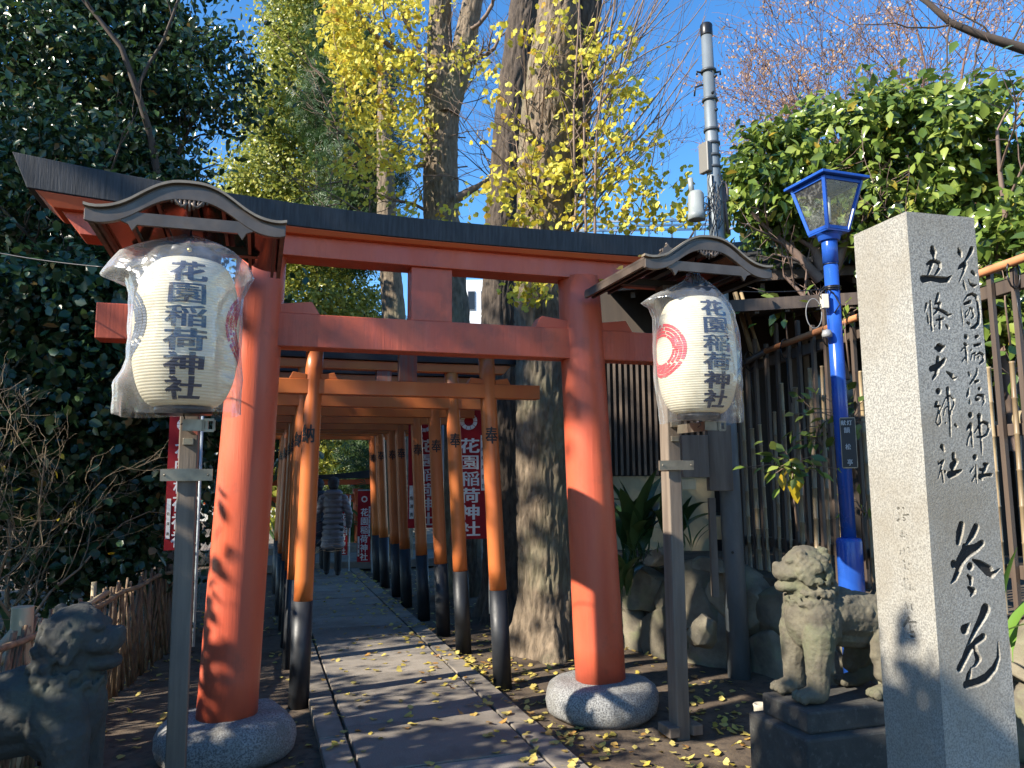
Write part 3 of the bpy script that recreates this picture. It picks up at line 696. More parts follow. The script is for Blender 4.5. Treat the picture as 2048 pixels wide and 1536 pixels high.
def carve_field(strokes, left, gu, gv):
    U_, V_ = np.meshgrid(gu, gv); sd = np.full(U_.shape, 1.0)
    for (x0, y0, sc), lst in strokes:
        for st in lst:
            pts = []
            for X_, Y_, r_ in st:
                a, z = face_uv(x0 + X_ / sc, y0 + Y_ / sc, left); a2, _ = face_uv(x0 + (X_ + r_) / sc, y0 + Y_ / sc, left); pts.append((a, z, abs(a2 - a) * 1.04 + .0006))
            if len(pts) == 1: pts.append((pts[0][0] + 1e-4, pts[0][1], pts[0][2]))
            for (a0, z0, r0), (a1, z1, r1) in zip(pts[:-1], pts[1:]):
                da, dz = a1 - a0, z1 - z0; L2 = da * da + dz * dz + 1e-12
                t = np.clip(((U_ - a0) * da + (V_ - z0) * dz) / L2, 0, 1)
                d = np.hypot(U_ - a0 - t * da, V_ - z0 - t * dz) - (r0 + (r1 - r0) * t); sd = np.minimum(sd, d)
    return U_, V_, sd
stone_m = bpy.data.materials.get('granite')
def paint_mask_mat():
    m = GRANITE.copy(); m.name = 'granite with black paint in the letters'; n = m.node_tree.nodes; l = m.node_tree.links
    b = n['Principled BSDF']; src = b.inputs['Base Color'].links[0].from_socket
    a = n.new('ShaderNodeAttribute'); a.attribute_name = 'ink'; mx = n.new('ShaderNodeMix'); mx.data_type = 'RGBA'
    l.new(a.outputs['Fac'], mx.inputs[0]); l.new(src, mx.inputs[6]); mx.inputs[7].default_value = (.012, .011, .010, 1); l.new(mx.outputs[2], b.inputs['Base Color'])
    return m
GRANITE_INK = paint_mask_mat()
mon = thing('stone_pillar', 'tall square granite pillar with black carved calligraphy', 'stone pillar', SP(SWD / 2, SDP / 2, 0))
mb = MB(); q = .018
mb.hexa([SP(q, q, -.1), SP(SWD - .001, q, -.1), SP(SWD - .001, SDP - .001, -.1), SP(q, SDP - .001, -.1), SP(q, q, SHT - .001), SP(SWD - .001, q, SHT - .001), SP(SWD - .001, SDP - .001, SHT - .001), SP(q, SDP - .001, SHT - .001)])
mb.add([SP(0, 0, SHT), SP(SWD, 0, SHT), SP(SWD, SDP, SHT), SP(0, SDP, SHT)], [(0, 1, 2, 3)])
mb.build('shaft', GRANITE, mon)
for left, gw, strokes, depth, slope, nm in ((False, SWD, STR, .0125, 5.0, 'front_face'), (True, SDP, STL, .005, 2.0, 'side_face')):
    step = .0021; gu = np.linspace(0, gw, int(gw / step) + 1)
    gv = np.r_[-.1, .3, np.linspace(.45, SHT, int((SHT - .45) / step) + 1)]
    U_, V_, sd = carve_field(strokes, left, gu, gv)
    ins = np.clip(-sd, 0, None); h = np.minimum(depth, ins * slope)
    edge = (U_ < 1e-6) | (U_ > gw - 1e-6) | (V_ > SHT - 1e-6); h = np.where(edge, 0, h)
    if left: P = SP(h, U_, V_); mid = 0
    else: P = SP(U_, h, V_)
    V3 = np.stack([P[0], P[1], V_], -1).reshape(-1, 3)
    o = link_mesh(nm, np_mesh(nm, V3, grid_faces(len(gu), len(gv)), tuple(origin(mon)), smooth=False), GRANITE_INK, mon)
    at = o.data.attributes.new('ink', 'FLOAT', 'POINT'); at.data.foreach_set('value', (np.clip((h / depth - .62) / .3, 0, 1) * (.6 if left else 1)).astype(np.float32).ravel())

# ================================================================== LANTERN STANDS
def stand(pxy, ang, label, dz=0.0):
    ca, sa = math.cos(ang), math.sin(ang)
    def S(a, b, z): return (pxy[0] + a * ca - b * sa, pxy[1] + a * sa + b * ca, z)
    r = thing('lantern_stand', label, 'lantern stand', (pxy[0], pxy[1], 0), 'roofed lantern stands either side of the gate')
    ZE = 2.73 + dz                                    # eave height
    m = MB(); m.box(S(0, 0, (ZE + .0) / 2 - .03), (.088, .105, ZE + .06), ang); m.build('post', OLDWOOD, r, bevel=.006)
    for k, (w, h0, h1) in enumerate(((.155, -.03, .05),)):
        for sg in (-1, 1):
            m = MB(); m.box(S(sg * .078, -.01, .03), (.07, .15, .06), ang); m.build('foot_block', OLDWOOD, r, bevel=.006)
    # curved gable profile
    half = .425
    px_ = [0, .07, .13, .19, .245, .30, .355, .40, half]; pz_ = [.155, .150, .128, .088, .046, .017, .004, .002, .010]
    def top(s_): return float(np.interp(abs(s_), px_, pz_))
    ns = 37; ss = [(-half + 2 * half * i / (ns - 1)) for i in range(ns)]
    zz = np.array([top(s_) for s_ in ss]); zz[1:-1] = np.convolve(zz, [.25, .5, .25], 'valid')
    front, back = -.53, .33
    def sheet(name, b0, b1, off0, off1, mat, hw=1.0, par=r):
        V = []; F = []
        for i, s_ in enumerate(ss):
            s2 = s_ * hw
            V += [S(s2, b0, ZE + zz[i] + off0), S(s2, b1, ZE + zz[i] + off0), S(s2, b1, ZE + zz[i] + off1), S(s2, b0, ZE + zz[i] + off1)]
            if i:
                a, b = 4 * (i - 1), 4 * i
                F += [(a, b, b + 1, a + 1), (a + 1, b + 1, b + 2, a + 2), (a + 2, b + 2, b + 3, a + 3), (a + 3, b + 3, b, a)]
        e = 4 * (ns - 1); F += [(0, 1, 2, 3), (e, e + 3, e + 2, e + 1)]
        q = MB(); q.add(V, F, True); o = q.build(name, mat, par)
        o.data.polygons.foreach_set('use_smooth', [False] * len(o.data.polygons)); return o
    roof = sheet('roof', front + .012, back - .012, 0, .014, ROOFM)
    sheet('roof_edge', front - .012, front + .03, .0145, .027, ROOF_LIT, 1.012, roof)
    # barge board with a tie beam and carved pendant
    V = []; F = []
    for i, s_ in enumerate(ss):
        w = .052 + .012 * (1 - abs(s_) / half)
        for b in (front - .004, front + .022): V += [S(s_, b, ZE + zz[i] - .001), S(s_, b, ZE + zz[i] - w)]
        if i:
            a, b = 4 * (i - 1), 4 * i
            F += [(a, b, b + 1, a + 1), (a + 2, a + 3, b + 3, b + 2), (a, a + 2, b + 2, b), (a + 1, b + 1, b + 3, a + 3)]
    e = 4 * (ns - 1); F += [(0, 1, 3, 2), (e, e + 2, e + 3, e + 1)]
    m = MB(); m.add(V, F); m.build('barge_board', ROOFM, roof, bevel=.003)
    m = MB(); poly = [(-.33, -.03), (-.25, -.062), (-.232, -.092), (-.212, -.064), (.212, -.064), (.232, -.092), (.25, -.062), (.33, -.03), (.27, -.008), (-.27, -.008)]
    m.prism(poly, lambda a, b, d: S(a, d, ZE + b + .02), front + .0, front + .02); m.build('tie_board', ROOFM, roof)
    m = MB(); rr = random.Random(2)
    for k in range(9):
        a = -.08 + .02 * k; hgt = .05 - abs(a) * .45
        m.tube([S(a, front + .006, ZE + .09), S(a * .9, front + .006, ZE + .09 - hgt)], [.010, .005], 7)
    for sg in (-1, 1):
        m.tube([S(sg * (.01 + .012 * k), front + .004, ZE + .08 - .02 * math.sin(k * .9)) for k in range(6)], [.008] * 6, 6)
    m.build('carved_pendant', ROOFM, roof)
    # underside: polished boards between ribs
    for i in range(0, ns - 1, 6):
        i1 = min(i + 6, ns - 1); V = []; F = []
        for j in range(i, i1 + 1):
            V += [S(ss[j] * .985, front + .03, ZE + zz[j] - .004), S(ss[j] * .985, back - .03, ZE + zz[j] - .004)]
            if j > i: a = 2 * (j - i - 1); F.append((a, a + 2, a + 3, a + 1))
        q_ = MB(); q_.add(V, F, True); q_.build('soffit_board', PANELM, roof)
    for i in (2, 7, 12, 24, 29, 34):
        z = ZE + zz[i] - .022; m = MB(); m.bar(S(ss[i], front + .026, z), S(ss[i], back - .03, z), .016, .03); m.build('rafter', RIBM, roof)
    for sg in (-1, 1):
        m = MB(); z = ZE + .002; m.bar(S(sg * (half - .012), front + .0225, z - .008), S(sg * (half - .012), back, z - .008), .022, .045); m.build('fascia', ROOFM, roof)
    m = MB(); m.box(S(0, -.1, ZE + .105), (.05, .78, .035), ang); m.build('ridge_beam', RIBM, roof)
    m = MB(); m.box(S(0, .02, ZE + .02), (.6, .05, .045), ang); m.build('cross_beam', RIBM, roof)
    # ridge-end ornament
    m = MB(); q_ = [(-.055, 0), (-.06, .035), (-.04, .05), (-.035, .075), (-.012, .085), (0, .105), (.012, .085), (.035, .075), (.04, .05), (.06, .035), (.055, 0)]
    m.prism(q_, lambda a, b, d: S(a, d, ZE + .168 + b), -.06, -.02)
    for a, b in ((-.045, .06), (0, .108), (.045, .06)): m.lathe(S(a, -.04, ZE + .168 + b), [(.002, -.012), (.011, 0), (.002, .012)], 8)
    m.build('ridge_ornament', ROOFM, roof)
    # metal fittings
    m = MB(); m.box(S(0, -.003, 1.575 + dz), (.108, .125, .062), ang); m.box(S(0, -.07, 1.575 + dz), (.24, .012, .058), ang)
    for a in (-.1, .1): m.lathe(S(a, -.078, 1.575 + dz), [(.002, -.006), (.006, 0), (.002, .006)], 8)
    m.build('metal_band', METAL, r)
    m = MB(); m.bar(S(.03, -.06, 1.80 + dz), S(.03, -.40, 1.80 + dz), .022, .055); m.bar(S(0, -.4, 1.80 + dz), S(.11, -.4, 1.80 + dz), .02, .052)
    m.build('holder_arm', METAL, r)
    m = MB()
    for a, b, c, d_ in ((.09, .09, 1.775, 1.825), (.135, .135, 1.775, 1.825)): m.bar(S(a, -.412, c + dz), S(b, -.412, d_ + dz), .007, .012)
    for c in (1.775, 1.825): m.bar(S(.09, -.412, c + dz), S(.135, -.412, c + dz), .007, .012)
    m.build('square_ring', METAL, r)
    for c in (1.86, 1.77):
        m = MB(); m.box(S(0, -.058, c + dz - .03), (.05, .02, .035), ang); m.build('clasp', METAL, r, bevel=.003)
    m = MB(); m.tube([S(0, -.38, ZE + .1), S(0, -.39, ZE - .03), S(.012, -.40, ZE - .045), S(0, -.40, ZE - .055)], .004, 6); m.build('hook', BLACKM, r)
    return r, S
st_l, SL = stand((-1.635, 3.9), ANG, 'grey wooden lantern stand with curved roof, left of the path by the gate')
st_r, SR = stand((1.0, 4.90), ANG, 'weathered wooden lantern stand with curved roof right of the gate, beside the right gate post', .04)

# ---- the paper lantern: ribbed body, black rims, print
LR, LZ0, LZ1 = .230, .036, .715
def lant_r(z):
    q = np.clip((z - LZ0) / (LZ1 - LZ0), 0, 1); return .125 + (LR - .125) * np.power(np.maximum(0, 1 - np.abs(2 * q - 1) ** 2.6), .55)
def lant_surf(th, z, e=0.0):
    rib = .0021 * np.abs(np.sin(PI * (z - LZ0) / .0135)) 
    return lant_r(z) + rib + e
def lantern(pos, rot, label):
    r = thing('paper_lantern', label, 'paper lantern', pos, 'cream paper lanterns under the stand roofs')
    nv = int((LZ1 - LZ0) / .0135 * 8) + 1; z = np.linspace(LZ0, LZ1, nv); th = np.linspace(0, 2 * PI, 96, endpoint=False)
    rr = lant_surf(0, z)[:, None] * np.ones((1, 96)) + .0012 * np.cos(th * 8)[None]
    V = np.stack([rr * np.cos(th), rr * np.sin(th), np.broadcast_to(z[:, None], rr.shape)], -1).reshape(-1, 3) + np.array(pos)
    link_mesh('paper_shade', np_mesh('paper_shade', V, grid_faces(96, nv, True), pos, True), PAPER, r)
    m = MB(); m.lathe(pos, [(.128, .712), (.138, .716), (.138, .765), (.13, .772), (.05, .775)], 40); tp = m.build('top_rim', BLACKM, r)
    m = MB(); a = rot - PI / 2; m.lathe((pos[0] + .138 * math.cos(a), pos[1] + .138 * math.sin(a), pos[2] + .742), [(.001, -.012), (.011, -.006), (.012, .0), (.011, .006), (.001, .012)], 12); m.build('rim_stud', M('brass stud', (.5, .36, .12), rough=.35, metal=.8), tp)
    m = MB(); m.lathe(pos, [(.09, 0), (.124, .003), (.126, .03), (.12, .038)], 40); m.build('bottom_rim', BLACKM, r)
    m = MB(); m.tube([(pos[0], pos[1], pos[2] + .77), (pos[0], pos[1], pos[2] + .84)], .003, 6); m.tube([(pos[0], pos[1], pos[2] + .005), (pos[0] + .01, pos[1], pos[2] - .03), (pos[0] - .01, pos[1], pos[2] - .045)], .003, 6); m.build('hanging_wire', BLACKM, tp)
    V, F = column_text('花園稲荷神社', 0, .63, .105, .182, .104, .036); V, F = refine(V, F, .02, .0045)
    for k in (0, 1):
        def fn(a, b, e_=0):
            e = lant_surf(0, b, .0022) + e_; t = rot - PI / 2 + k * PI + a / LR; return (pos[0] + e * math.cos(t), pos[1] + e * math.sin(t), pos[2] + b)
        flat_to('lettering', V, F, fn, INK, r)
    # woven ring crest
    def sector(r0, r1, a0, a1, n=7):
        P = [(r0 * math.cos(a0 + (a1 - a0) * i / n), r0 * math.sin(a0 + (a1 - a0) * i / n)) for i in range(n + 1)]
        Q = [(r1 * math.cos(a0 + (a1 - a0) * i / n), r1 * math.sin(a0 + (a1 - a0) * i / n)) for i in range(n + 1)][::-1]
        return P + Q
    V = []; F = []
    for b, (r0, r1) in enumerate(((.078, .092), (.096, .110), (.114, .130), (.134, .150))):
        for k in range(6):
            a0 = k * PI / 3 + .18 * b + .04; P = sector(r0, r1, a0, a0 + PI / 3 - .09)
            n = 7; o_ = len(V); V += P
            for i in range(n): F.append((o_ + i, o_ + i + 1, o_ + 2 * n - i, o_ + 2 * n + 1 - i))
    for k in range(3):                                  # crossing straight bundles
        for j in range(4):
            a = k * 2 * PI / 3 + .35; c, s_ = math.cos(a), math.sin(a); x0, x1 = .083 + .0165 * j, .095 + .0165 * j
            o_ = len(V); V += [(x * c - y * s_, x * s_ + y * c) for x, y in ((x0, -.055 + .01 * j), (x1, -.055 + .01 * j), (x1, .03), (x0, .03))]; F.append((o_, o_ + 1, o_ + 2, o_ + 3))
    V = np.array(V); V, F = refine(V, F, .016, .0045)
    for k, mt in ((PI / 2 * -1 + .0, INK2), (PI / 2, REDINK)):
        def fn(a, b, e_=0):
            zc = .40 + b * 1.06; e = lant_surf(0, zc, .0024); t = rot - PI / 2 + k + a * 1.22 / LR; return (pos[0] + e * math.cos(t), pos[1] + e * math.sin(t), pos[2] + zc)
        flat_to('crest_print', V, F, fn, mt, r)
    return r
INK2 = M('lantern grey ink', (.07, .09, .13), rough=.55)
PLA = SL(.0, -.385, 1.848); PRA = SR(-.03, -.395, 1.875)
lan_l = lantern(PLA, math.radians(22), 'plump cream paper lantern with black writing facing the camera, under the left stand roof')
lan_r = lantern(PRA, math.radians(198), 'cream paper lantern with a red ring crest, under the right stand roof')

# ---- clear plastic covers
def film():
    m = bpy.data.materials.new('clear plastic film'); m.use_nodes = True; n = m.node_tree.nodes; l = m.node_tree.links; n.clear()
    out = n.new('ShaderNodeOutputMaterial'); tr = n.new('ShaderNodeBsdfTransparent'); tr.inputs[0].default_value = (.97, .975, .98, 1)
    gl = n.new('ShaderNodeBsdfGlossy'); gl.inputs[0].default_value = (.95, .95, .95, 1); gl.inputs[1].default_value = .2
    df = n.new('ShaderNodeBsdfDiffuse'); df.inputs[0].default_value = (.9, .92, .94, 1); tl = n.new('ShaderNodeBsdfTranslucent'); tl.inputs[0].default_value = (.9, .92, .94, 1)
    dm = n.new('ShaderNodeMixShader'); dm.inputs[0].default_value = .5; l.new(df.outputs[0], dm.inputs[1]); l.new(tl.outputs[0], dm.inputs[2])
    m1 = n.new('ShaderNodeMixShader'); lw = n.new('ShaderNodeLayerWeight'); lw.inputs[0].default_value = .32
    mr = n.new('ShaderNodeMapRange'); mr.inputs['To Min'].default_value = .12; mr.inputs['To Max'].default_value = .85; l.new(lw.outputs['Facing'], mr.inputs['Value'])
    pw = n.new('ShaderNodeMath'); pw.operation = 'POWER'; pw.inputs[1].default_value = 1.6; l.new(mr.outputs[0], pw.inputs[0])
    m2 = n.new('ShaderNodeMixShader'); m2.inputs[0].default_value = .45
    l.new(gl.outputs[0], m2.inputs[1]); l.new(dm.outputs[0], m2.inputs[2])
    ad = n.new('ShaderNodeMath'); ad.operation = 'ADD'; ad.inputs[1].default_value = .07; l.new(pw.outputs[0], ad.inputs[0])
    l.new(ad.outputs[0], m1.inputs[0]); l.new(tr.outputs[0], m1.inputs[1]); l.new(m2.outputs[0], m1.inputs[2])
    tc = n.new('ShaderNodeTexCoord'); no = n.new('ShaderNodeTexNoise'); no.inputs['Scale'].default_value = 9; no.inputs['Detail'].default_value = 3; no.inputs['Distortion'].default_value = 1.2
    bp = n.new('ShaderNodeBump'); bp.inputs['Strength'].default_value = .8; bp.inputs['Distance'].default_value = .012
    l.new(tc.outputs['Object'], no.inputs[0]); l.new(no.outputs[0], bp.inputs['Height'])
    for q in (gl, df): l.new(bp.outputs[0], q.inputs['Normal'])
    l.new(m1.outputs[0], out.inputs[0]); return m
FILM = film()
def cover(pos, ang, prof, label, seed):
    """prof rows: z, left, right, depth (bag seen from the front, in metres from its axis)"""
    nu = 72; nz = 70; pz = [p[0] for p in prof][::-1]
    z = np.linspace(prof[-1][0], prof[0][0], nz)
    lf = np.interp(z, pz, [p[1] for p in prof][::-1]); rt = np.interp(z, pz, [p[2] for p in prof][::-1]); dp = np.interp(z, pz, [p[3] for p in prof][::-1])
    th = np.linspace(0, 2 * PI, nu, endpoint=False); c, s = np.cos(th), np.sin(th)
    X = np.where(c[None] > 0, c[None] * rt[:, None], c[None] * lf[:, None]); Y = np.sign(s)[None] * np.abs(s)[None] ** .85 * dp[:, None]
    Q = np.stack([np.broadcast_to(c * 2.2, X.shape), np.broadcast_to(s * 2.2, X.shape), np.broadcast_to(z[:, None] * 3.0, X.shape)], -1)
    body = lant_r(np.clip(z, LZ0, LZ1))[:, None] + .006
    w = (1 - np.abs(fbm(Q + seed, 3, seed))) * .028 - .016
    R_ = np.hypot(X, Y); k = np.maximum(R_ + w, np.where((z[:, None] > LZ0 - .01) & (z[:, None] < LZ1 + .01), body, .0)) / np.maximum(R_, 1e-5)
    X = X * k; Y = Y * k
    V = np.stack([pos[0] + X * math.cos(ang) - Y * math.sin(ang), pos[1] + X * math.sin(ang) + Y * math.cos(ang), np.broadcast_to(pos[2] + z[:, None] + .006 * np.sin(3 * th + seed)[None], X.shape)], -1).reshape(-1, 3)
    o = link_mesh('plastic_cover', np_mesh('plastic_cover', V, grid_faces(nu, nz, True), smooth=True), FILM)
    return tag(o, label, 'plastic bag', 'clear plastic covers over the lanterns')
cover(PLA, ANG - .3, [(.845, .02, .02, .02), (.825, .10, .06, .06), (.79, .23, .15, .12), (.76, .31, .21, .15), (.70, .355, .27, .19), (.645, .39, .29, .21), (.615, .27, .27, .225), (.55, .24, .24, .235), (.24, .238, .24, .235), (.19, .26, .24, .22), (.14, .305, .245, .20), (.0, .305, .25, .16)],
      'clear crinkled plastic bag with a flared corner over the left lantern', 3)
cover(PRA, ANG - .1, [(.885, .035, .035, .03), (.865, .03, .03, .03), (.845, .05, .05, .05), (.80, .13, .10, .10), (.745, .25, .15, .14), (.70, .325, .18, .17), (.675, .27, .20, .20), (.62, .238, .225, .225), (.45, .238, .24, .235), (.25, .238, .245, .232), (.12, .236, .255, .20), (-.02, .236, .28, .16)],
      'clear plastic bag tied at the top over the right lantern', 8)

for k, (a, b, q) in enumerate(((-.405, -.49, .6), (-.40, -.20, 2.0), (-.41, .12, 4.0))):       # leaves caught on the right stand's roof
    o = bpy.data.objects.new('fallen_leaf', tpls[k % 2]); COL.objects.link(o); o.location = SR(a, b, 2.77 + .034); o.rotation_euler = (.1, -.05, q); o.scale = (.05,) * 3
    tag(o, 'yellow leaf on the left edge of the right lantern stand roof, ' + ('nearest the front', 'in the middle', 'at the back')[k], 'leaf', 'leaves caught on the right stand roof')
# ================================================================== BLUE STREET LAMP
LX, LY = 2.27, 5.30
def LP(x, y, z): return (LX + x, LY + y, z)
lamp = thing('street_lamp', 'blue lamp post with a four-sided glass lantern head, behind the stone pillar', 'street lamp', (LX, LY, 0))
m = MB(); m.tube([LP(0, 0, 1.0), LP(-.012, 0, 3.18)], .049, 28); m.build('pole', BLUE, lamp)
m = MB(); m.lathe(LP(0, 0, 0), [(.083, 0), (.083, 1.10), (.078, 1.118), (.055, 1.125)], 32); m.build('base_sleeve', BLUE, lamp)
m = MB(); m.lathe(LP(-.012, 0, 0), [(.050, 3.03), (.0535, 3.03), (.0535, 3.19), (.05, 3.195)], 28); m.build('collar', BLUE, lamp)
for z in (2.86, 3.02):
    m = MB(); m.lathe(LP(-.012, 0, 0), [(.052, z - .004), (.057, z), (.052, z + .004)], 24, caps=False); m.build('pole_ring', BLACKM, lamp)
HA = math.radians(19); ZB, ZT, RB, RT = 3.25, 3.60, .100, .174          # half-diagonals are RB*sqrt2
def HP(a, b, z, e=0.0):
    k = (RB + (RT - RB) * (z - ZB) / (ZT - ZB) + e); x, y = a * k, b * k
    return LP(-.012 + x * math.cos(HA) - y * math.sin(HA), x * math.sin(HA) + y * math.cos(HA), z)
cor = [(-1, -1), (1, -1), (1, 1), (-1, 1)]
head = None
m = MB()
for i in range(4):
    a, b = cor[i]; c, d_ = cor[(i + 1) % 4]
    m.bar(HP(a, b, ZB, -.012), HP(a, b, ZT, -.012), .024, .024, up=(a, b, 0))
    m.bar(HP(a, b, ZB + .014, -.014), HP(c, d_, ZB + .014, -.014), .02, .026); m.bar(HP(a, b, ZT - .012, -.014), HP(c, d_, ZT - .012, -.014), .02, .026)
head = m.build('lamp_frame', BLUE, lamp, bevel=.003)
m = MB(); m.hexa([HP(a, b, ZB - .012, -.002) for a, b in cor] + [HP(a, b, ZB + .0, -.002) for a, b in cor]); m.lathe(LP(-.012, 0, 0), [(.07, 3.19), (.08, 3.225), (.095, 3.236)], 24); m.build('head_base', BLUE, lamp, bevel=.002)
ZT2 = ZT + .004
m = MB(); rt = [LP(-.012 + k_ * (a * math.cos(HA) - b * math.sin(HA)), k_ * (a * math.sin(HA) + b * math.cos(HA)), z) for k_, z in ((RT + .03, ZT2), (RT + .03, ZT2 + .02), (.06, ZT2 + .06)) for a, b in cor]
m.add(rt, [(3, 2, 1, 0)] + [(i, (i + 1) % 4, 4 + (i + 1) % 4, 4 + i) for i in range(4)] + [(4 + i, 4 + (i + 1) % 4, 8 + (i + 1) % 4, 8 + i) for i in range(4)] + [(8, 9, 10, 11)]); m.build('lamp_roof', BLUE, lamp, bevel=.004)
def glass(name, tint, dirt=.12):
    mm = bpy.data.materials.new(name); mm.use_nodes = True; n = mm.node_tree.nodes; l = mm.node_tree.links; n.clear()
    out = n.new('ShaderNodeOutputMaterial'); tr = n.new('ShaderNodeBsdfTransparent'); tr.inputs[0].default_value = (*tint, 1)
    gl = n.new('ShaderNodeBsdfGlossy'); gl.inputs[1].default_value = .03; df = n.new('ShaderNodeBsdfDiffuse'); df.inputs[0].default_value = (.5, .5, .45, 1)
    lw = n.new('ShaderNodeLayerWeight'); lw.inputs[0].default_value = .5; pw = n.new('ShaderNodeMath'); pw.operation = 'POWER'; pw.inputs[1].default_value = 4.0; l.new(lw.outputs['Facing'], pw.inputs[0]); fr = n.new('ShaderNodeMath'); fr.operation = 'ADD'; fr.inputs[1].default_value = .05; l.new(pw.outputs[0], fr.inputs[0]); ms = n.new('ShaderNodeMixShader'); m2 = n.new('ShaderNodeMixShader')
    tc = n.new('ShaderNodeTexCoord'); no = n.new('ShaderNodeTexNoise'); no.inputs['Scale'].default_value = 45; no.inputs['Detail'].default_value = 6; l.new(tc.outputs['Object'], no.inputs[0])
    mr = n.new('ShaderNodeMapRange'); mr.inputs['From Min'].default_value = .5; mr.inputs['From Max'].default_value = .8; mr.inputs['To Min'].default_value = dirt * .5; mr.inputs['To Max'].default_value = dirt * 3; l.new(no.outputs[0], mr.inputs['Value'])
    l.new(fr.outputs[0], ms.inputs[0]); l.new(tr.outputs[0], ms.inputs[1]); l.new(gl.outputs[0], ms.inputs[2])
    l.new(mr.outputs[0], m2.inputs[0]); l.new(ms.outputs[0], m2.inputs[1]); l.new(df.outputs[0], m2.inputs[2]); l.new(m2.outputs[0], out.inputs[0]); return mm
GLASS = glass('dusty clear glass', (.82, .84, .82))
for i in range(4):
    a, b = cor[i]; c, d_ = cor[(i + 1) % 4]
    m = MB(); m.add([HP(a, b, ZB + .012, -.012), HP(c, d_, ZB + .012, -.012), HP(c, d_, ZT - .01, -.012), HP(a, b, ZT - .01, -.012)], [(0, 1, 2, 3)]); m.build('glass_pane', GLASS, lamp)
m = MB(); m.tube([LP(-.012, 0, ZB), LP(-.012, 0, ZB + .07)], .028, 14); m.build('lamp_socket', BLACKM, lamp)
m = MB(); m.tube([LP(-.012, 0, ZB + .07), LP(-.012, 0, ZB + .26)], .022, 14); m.build('lamp_tube', WHITE, lamp)
# name plate
PA = math.radians(-14)
def PLQ(a, z, e=0): return LP(.022 + (a) * math.cos(PA) + (.058 + e) * math.sin(PA), -.058 + a * math.sin(PA) * 1.0 - e, z)
m = MB(); m.prism([(-.046, 1.60), (-.040, 1.59), (.048, 1.59), (.054, 1.60), (.054, 1.925), (.048, 1.935), (-.040, 1.935), (-.046, 1.925)], lambda a, b, d: PLQ(a, b, d), 0, .006); m.build('name_plate_rim', METAL, lamp)
m = MB(); m.prism([(-.041, 1.597), (.049, 1.597), (.049, 1.928), (-.041, 1.928)], lambda a, b, d: PLQ(a, b, d), .0065, .009); m.build('name_plate', BLACKP, lamp)
V1, F1 = column_text('献', -.024, 1.898, .1, .034, .036, .02); V2, F2 = column_text('灯', .014, 1.898, .1, .034, .036, .02); V3_, F3 = column_text('韻', -.004, 1.848, .1, .04, .042, .02)
V4, F4 = column_text('松', -.002, 1.735, .1, .036, .042, .02); V5, F5 = column_text('亭', .004, 1.63, .1, .036, .045, .02)
for V, F in ((V1, F1), (V2, F2), (V3_, F3), (V4, F4), (V5, F5)): flat_to('lettering', V, F, lambda a, b, e=0: PLQ(a, b, .0105 + e), M('grey engraved letters', (.45, .45, .44), rough=.6), lamp)
# cables strapped to the lamp post
m = MB()
for k, z in enumerate((2.845, 2.835, 2.855)): m.tube([(LX - .012 + .057 * math.cos(a), LY + .057 * math.sin(a), z + .004 * math.sin(2 * a + k)) for a in np.linspace(0, 2 * PI, 20)], .0045, 5)
m.tube([LP(-.06, -.03, 2.83), LP(-.10, -.05, 2.74), LP(-.13, -.06, 2.79), LP(-.08, -.06, 2.84), LP(-.03, -.062, 2.80), LP(.01, -.06, 2.72), LP(-.03, -.055, 2.66)], .005, 6)
m.build('cable_tie', BLACKM, lamp)
m = MB(); m.tube([LP(-.17 + .055 * math.cos(a), -.05, 2.66 + .105 * math.sin(a)) for a in np.linspace(.4, 2 * PI + .1, 22)], .0035, 6); m.build('grey_cable', M('grey cable', (.2, .2, .2), rough=.5), lamp)
m = MB(); m.box(LP(-.09, -.045, 2.745), (.045, .05, .10)); m.build('junction_box', M('cream plastic', (.6, .56, .45), rough=.5), lamp, bevel=.004)
m = MB(); m.lathe(LP(-.085, -.045, 2.50), [(.001, .05), (.028, .04), (.035, .015), (.033, -.005), (.02, -.008)], 16); m.build('small_sensor', M('grey sensor', (.3, .3, .3), rough=.4), lamp)
# overhead wires
def wire(name, p0, p1, sag, r, label):
    m = MB(); n = 16; pts = []
    for i in range(n + 1):
        q = i / n; p = [p0[k] + (p1[k] - p0[k]) * q for k in range(3)]; p[2] -= sag * 4 * q * (1 - q); pts.append(p)
    m.tube(pts, r, 5); o = m.build(name, BLACKM); tag(o, label, 'wire'); return o
wire('wire', LP(-.07, 0, 2.845), at_y(1480, 583, 5.1), .01, .004, 'thin black wire from the blue lamp post to the right lantern stand')
wire('wire', at_y(-120, 480, 4.2), at_y(215, 535, 3.75), .02, .004, 'thin grey wire from the left edge to the left lantern stand')

# ================================================================== UTILITY POLE
up = thing('utility_pole', 'tall grey steel utility pole with grey box and canister beside the roof', 'utility pole', (1.75, 6.22, 0))
PB = np.array([1.75, 6.22, -.05]); PT_ = np.array([1.70, 6.22, 5.40])
def pp(z, dx=0, dy=0): k = (z - PB[2]) / (PT_[2] - PB[2]); p = PB + (PT_ - PB) * k; return (p[0] + dx, p[1] + dy, z)
m = MB(); m.tube([pp(-.05), pp(2.0), pp(4.0), pp(5.36)], [.088, .078, .058, .046], 28); m.build('pole_shaft', POLE, up)
m = MB(); m.lathe(pp(5.35), [(.049, -.05), (.052, -.04), (.052, .05), (.045, .06)], 24); m.build('pole_cap', BLACKM, up)
for z in (4.98, 4.72, 4.45, 4.33, 4.22, 4.12):
    m = MB(); m.lathe(pp(z), [(.052, -.012), (.066, -.01), (.066, .01), (.052, .012)], 24); m.build('pole_band', M('dull steel band', (.07, .08, .09), rough=.5, metal=.4), up)
m = MB()
